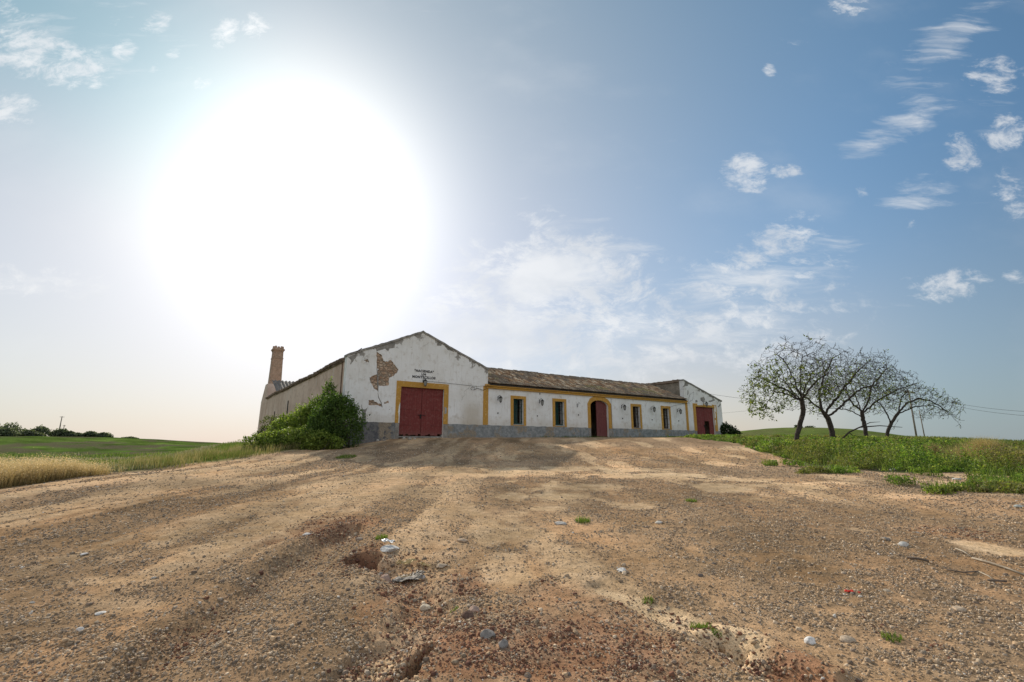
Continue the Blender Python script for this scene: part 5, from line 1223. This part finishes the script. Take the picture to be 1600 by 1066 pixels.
# gravel: uncountable
N0 = 420000; rn = np.random.RandomState(6)
a_ = rn.uniform(rad(-49), rad(49), N0); r_ = 3.0*np.exp(rn.uniform(0, 2.35, N0)); x = r_*np.sin(a_); y = r_*np.cos(a_)
S = soil(x, y); out_ = outside(x, y); clump = ss(fbm(x/.35, y/.35, 3, 95), .38, .62)
pr = (.10+.62*S[2]+.30*S[1])*(.35+.8*clump)*(1-.92*np.clip(S[0]*1.3, 0, 1))*(1-out_)*(1-.6*ss(r_, 14, 30))
kk = rn.uniform(size=N0) < pr; x = x[kk]; y = y[kk]; r_ = r_[kk]; n_ = len(x); red_ = S[1][kk]
s = np.clip(.0036*np.exp(np.abs(rn.normal(size=n_))*.52)*(1+.055*(r_-3)), r_*.0009, .022)
# crumbs and clods fallen along the broken rims
cx_ = []; cy_ = []; cs_ = []
for L_, w_, m_, z_ in ((CRACK, .06, 200, .0055), (GULLY[1:], .22, 350, .0045), (GULLY2, .20, 400, .0055), (WASH, .24, 700, .005), (STEP[1:5], .25, 500, .005)):
    k_ = rn.randint(0, len(L_)-1, m_); f_ = rn.uniform(size=m_); A_ = np.array(L_); q_ = A_[k_]+(A_[k_+1]-A_[k_])*f_[:, None]+rn.normal(size=(m_, 2))*w_*.6
    cx_.append(q_[:, 0]); cy_.append(q_[:, 1]); cs_.append(z_*np.exp(np.abs(rn.normal(size=m_))*.5))
for C_, w_, m_ in ((HEAD, .17, 220), (HOLE, .40, 450), (HOLE2, .5, 500)):
    q_ = np.array(C_)+rn.normal(size=(m_, 2))*w_; cx_.append(q_[:, 0]); cy_.append(q_[:, 1]); cs_.append(.0048*np.exp(np.abs(rn.normal(size=m_))*.6))
nx_ = sum(map(len, cx_)); x = np.concatenate([x]+cx_); y = np.concatenate([y]+cy_); s = np.concatenate([s]+cs_); red_ = np.concatenate([red_, np.full(nx_, .75)]); n_ = len(x)
z = H(x, y)+s*.25
cube = np.array([(-1,-1,-1), (1,-1,-1), (1,1,-1), (-1,1,-1), (-.7,-.7,1), (.7,-.7,1), (.7,.7,1), (-.7,.7,1)], float)
V = cube[None]+rn.uniform(-.38, .38, (n_, 8, 3)); q = rn.uniform(0, 6.28, n_); cq, sq = np.cos(q), np.sin(q)
V = V*np.stack([rn.uniform(.7, 1.3, n_), rn.uniform(.6, 1.1, n_), rn.uniform(.45, .85, n_)], 1)[:, None]
V = np.stack([V[..., 0]*cq[:, None]-V[..., 1]*sq[:, None], V[..., 0]*sq[:, None]+V[..., 1]*cq[:, None], V[..., 2]], -1)*s[:, None, None]+np.stack([x, y, z], 1)[:, None]
fc = np.array([(0,3,2,1), (4,5,6,7), (0,1,5,4), (1,2,6,5), (2,3,7,6), (3,0,4,7)])
F = (np.arange(n_)[:, None, None]*8+fc[None]).reshape(-1, 4)
pc = pick([(.32,.24,.165), (.40,.285,.18), (.22,.17,.13), (.48,.34,.21), (.34,.275,.21), (.54,.43,.31)], n_, rn, .25); pc = np.where((rn.uniform(size=n_) < red_*.6)[:, None], pick([(.22,.11,.07), (.17,.09,.065)], n_, rn), pc)
pc = np.where((rn.uniform(size=n_) < .007)[:, None], np.array((.62,.58,.52)), pc)
o = npmesh('gravel', V.reshape(-1, 3), F, STONE, col=np.repeat(pc, 8, 0)); tag(o, 'loose fine gravel strewn over the bare dirt', 'gravel', kind='stuff')

# ---- litter in and round the hole
def cloth(px, py, w, h, seed, mat, name, lab, cat, lift=.03, rz=0., amp=.03, group=None):
    gx, gy = gp(px, py); rn_ = random.Random(seed); n1, n2 = 14, 10; V = []; F = []
    nx = np.linspace(-1, 1, n1); ny = np.linspace(-1, 1, n2)
    for j in range(n2):
        for i in range(n1):
            e = 1+.18*math.sin(3*i+seed)+.12*math.cos(2.3*j+seed)
            X = nx[i]*w*e*math.sqrt(max(.12, 1-.55*ny[j]**2)); Y = ny[j]*h*e*math.sqrt(max(.12, 1-.4*nx[i]**2))
            cx_, cy_ = X*math.cos(rz)-Y*math.sin(rz), X*math.sin(rz)+Y*math.cos(rz)
            V.append([cx_, cy_, lift+amp*(math.sin(5*X/w+2*Y/h+seed)+.7*math.cos(4.5*Y/h+seed*2+X/w))*.6+rn_.uniform(-.005, .005)])
    V = np.array(V); V[:, 2] += H(gx+V[:, 0], gy+V[:, 1])-float(H(gx, gy))
    F = [(j*n1+i, j*n1+i+1, (j+1)*n1+i+1, (j+1)*n1+i) for j in range(n2-1) for i in range(n1-1)]
    o = npmesh(name, V, F, mat, smooth=True); o.location = (gx, gy, float(H(gx, gy)))
    s_ = o.modifiers.new('thickness', 'SOLIDIFY'); s_.thickness = .004; tag(o, lab, cat, group); return o
SACK = rough_mat('yellowed_sack', (.50,.36,.15), (.40,.30,.17), 20, .7, .3, .005, (.25,.20,.14), 40)
GSACK = rough_mat('dirty_grey_sack', (.20,.18,.155), (.30,.27,.24), 14, .8, .5, .01, (.12,.10,.08), 30)
WSH = rough_mat('white_plastic', (.66,.68,.70), (.72,.73,.74), 9, .4, .2, .005)
REDL = rough_mat('red_plastic', (.70,.035,.02), (.80,.06,.03), 12, .5, .2, .003)
cloth(640, 897, .17, .09, 3, GSACK, 'grey_sack', 'dirty grey sack lying half buried in the hollow', 'sack', .045, amp=.022)
cloth(634, 885, .12, .035, 5, SACK, 'yellow_sack', 'yellowed torn sack strip along the top of the grey sack', 'sack', .085, .1, .014)
cloth(664, 886, .07, .022, 8, SACK, 'sack_scrap', 'short pale scrap of sacking right of the yellowed strip', 'scrap', .05, -.3, .01)
cloth(606, 863.5, .09, .05, 9, WSH, 'plastic_sheet', 'crumpled white plastic on the white rock', 'plastic', .085, -.25, .012)
gx, gy = gp(630, 900); mb = MB(); z0 = float(H(gx, gy))
for (a, b) in (((-.06, .03), (.0, -.03)), ((.0, -.03), (.05, .03)), ((.05, .03), (.09, .05))):
    mb.tube([(a[0], a[1], .09), (b[0], b[1], .085)], .006, 5)
o = mb.obj('yellow_strap', SACK); o.location = (gx, gy, z0); tag(o, 'kinked yellow strap on the front of the grey sack', 'strap')
cloth(1328, 927, .042, .032, 2, REDL, 'red_litter', 'scrap of bright red plastic on the right gravel', 'litter', .012, .2, .007)
cloth(1343, 928, .010, .010, 4, REDL, 'red_litter', 'tiny red crumb just right of the bright red scrap', 'litter', .006, .2, .002)
# twigs on the right
TW = rough_mat('bleached_twig', (.42,.36,.28), (.30,.25,.19), 12, .9, .4, .004)
TWD = rough_mat('dark_twig', (.12,.095,.075), (.18,.14,.11), 12, .9, .4, .004)
for i, (L, r0, m_, lab) in enumerate([([(1494,862), (1506,867), (1518,874)], .009, TW, 'bleached straight twig at the upper right of the lot'), ([(1520,876), (1548,884), (1575,891), (1606,902)], .013, TW, 'long pale stick running off the right rim'), ([(1530,894), (1545,901), (1552,905)], .007, TW, 'short pale twig below the long stick'), ([(1418,876), (1436,879), (1452,882)], .016, TWD, 'dark curved twig left of the pale ones'), ([(1543,908), (1556,910), (1572,909)], .015, TWD, 'thick dark twig piece at the right'), ([(1480,893), (1505,897), (1530,893)], .009, TWD, 'thin dark twig between the sticks')]):
    P_ = [gp(*q) for q in L]; c = P_[0]; z0 = float(H(*c))
    o = MB().tube([(p[0]-c[0], p[1]-c[1], float(H(*p))-z0+r0*1.2+.01*(k % 2)) for k, p in enumerate(P_)], [r0*(1-.25*k/len(P_)) for k in range(len(P_))], 6).obj('twig', m_, smooth=True); o.location = (c[0], c[1], z0); tag(o, lab, 'twig', 'twigs lying on the right of the lot')

# ---- poles and overhead wires
POLE = rough_mat('weathered_pole', (.20,.175,.14), (.28,.25,.21), 6, .9, .3, .01)
def pole(px, d, h, lab, lean=0., arm=True, r=.11, group=None, stay=None):
    b_ = at(px, d, -.2); root = empty('utility_pole', b_); tag(root, lab, 'pole', group)
    MB().tube([(0, 0, 0), (lean, 0, h)], [r*1.15, r*.75], 8).obj('post', POLE, root, smooth=True)
    if arm:
        a = MB().box(lean-.6*arm, lean+.6*arm, -.05, .05, h-.35, h-.25).obj('crossarm', POLE, root)
        for x_ in (-.5*arm, 0, .5*arm): MB().tube([(lean+x_, 0, h-.25), (lean+x_, 0, h-.05)], [.05, .035], 6).obj('insulator', MILK, root)
    if stay: MB().tube([(lean*.8, 0, h*.8), (stay, 0, 0)], .03, 5).obj('stay', POLE, root)
    return root
PGp = 'utility poles'
p1 = pole(1434, 58, 6.6, 'pole standing behind the rightmost tree', 0., .9, .10, PGp)
p2 = pole(1447, 60, 4.6, 'shorter post just right of the pole behind the rightmost tree', -.1, 0, .07, PGp)
p3 = pole(88, 165, 7.6, 'tallest of the distant poles on the left crest', .15, 1.3, .16, PGp, stay=.9)
p4 = pole(94.5, 165, 4.6, 'short distant pole right of the tallest one', .1, .8, .13, PGp)
def wire(A, B, sag, lab, r=.012, n=18):
    A = Vector(A); B = Vector(B); P_ = []
    for i in range(n+1):
        f = i/n; p = A.lerp(B, f)-A; p.z -= sag*4*f*(1-f); P_.append(p)
    o = MB().tube(P_, r, 4).obj('overhead_wire', IRON); o.location = A; tag(o, lab, 'wire', 'overhead wires'); return o
pt = p1.location+Vector((0, 0, 6.45))
wire(hw(50.3, -.05, 5.75), pt, 1.1, 'wire running from the right end gable through the trees', .014)
wire(hw(52.6, .3, 3.6), pt+Vector((.1, 0, -.6)), -.05, 'faint lower wire right of the house', .008)
far1 = view_ray(1640, 645); far1 = far1/far1[1]*34
far2 = view_ray(1640, 652); far2 = far2/far2[1]*34
wire(pt+Vector((.4, 0, 0)), far1, .5, 'upper of the two wires leaving the trees on the right', .011)
wire(pt+Vector((.4, 0, -.3)), far2, .5, 'lower of the two wires leaving the trees on the right', .011)
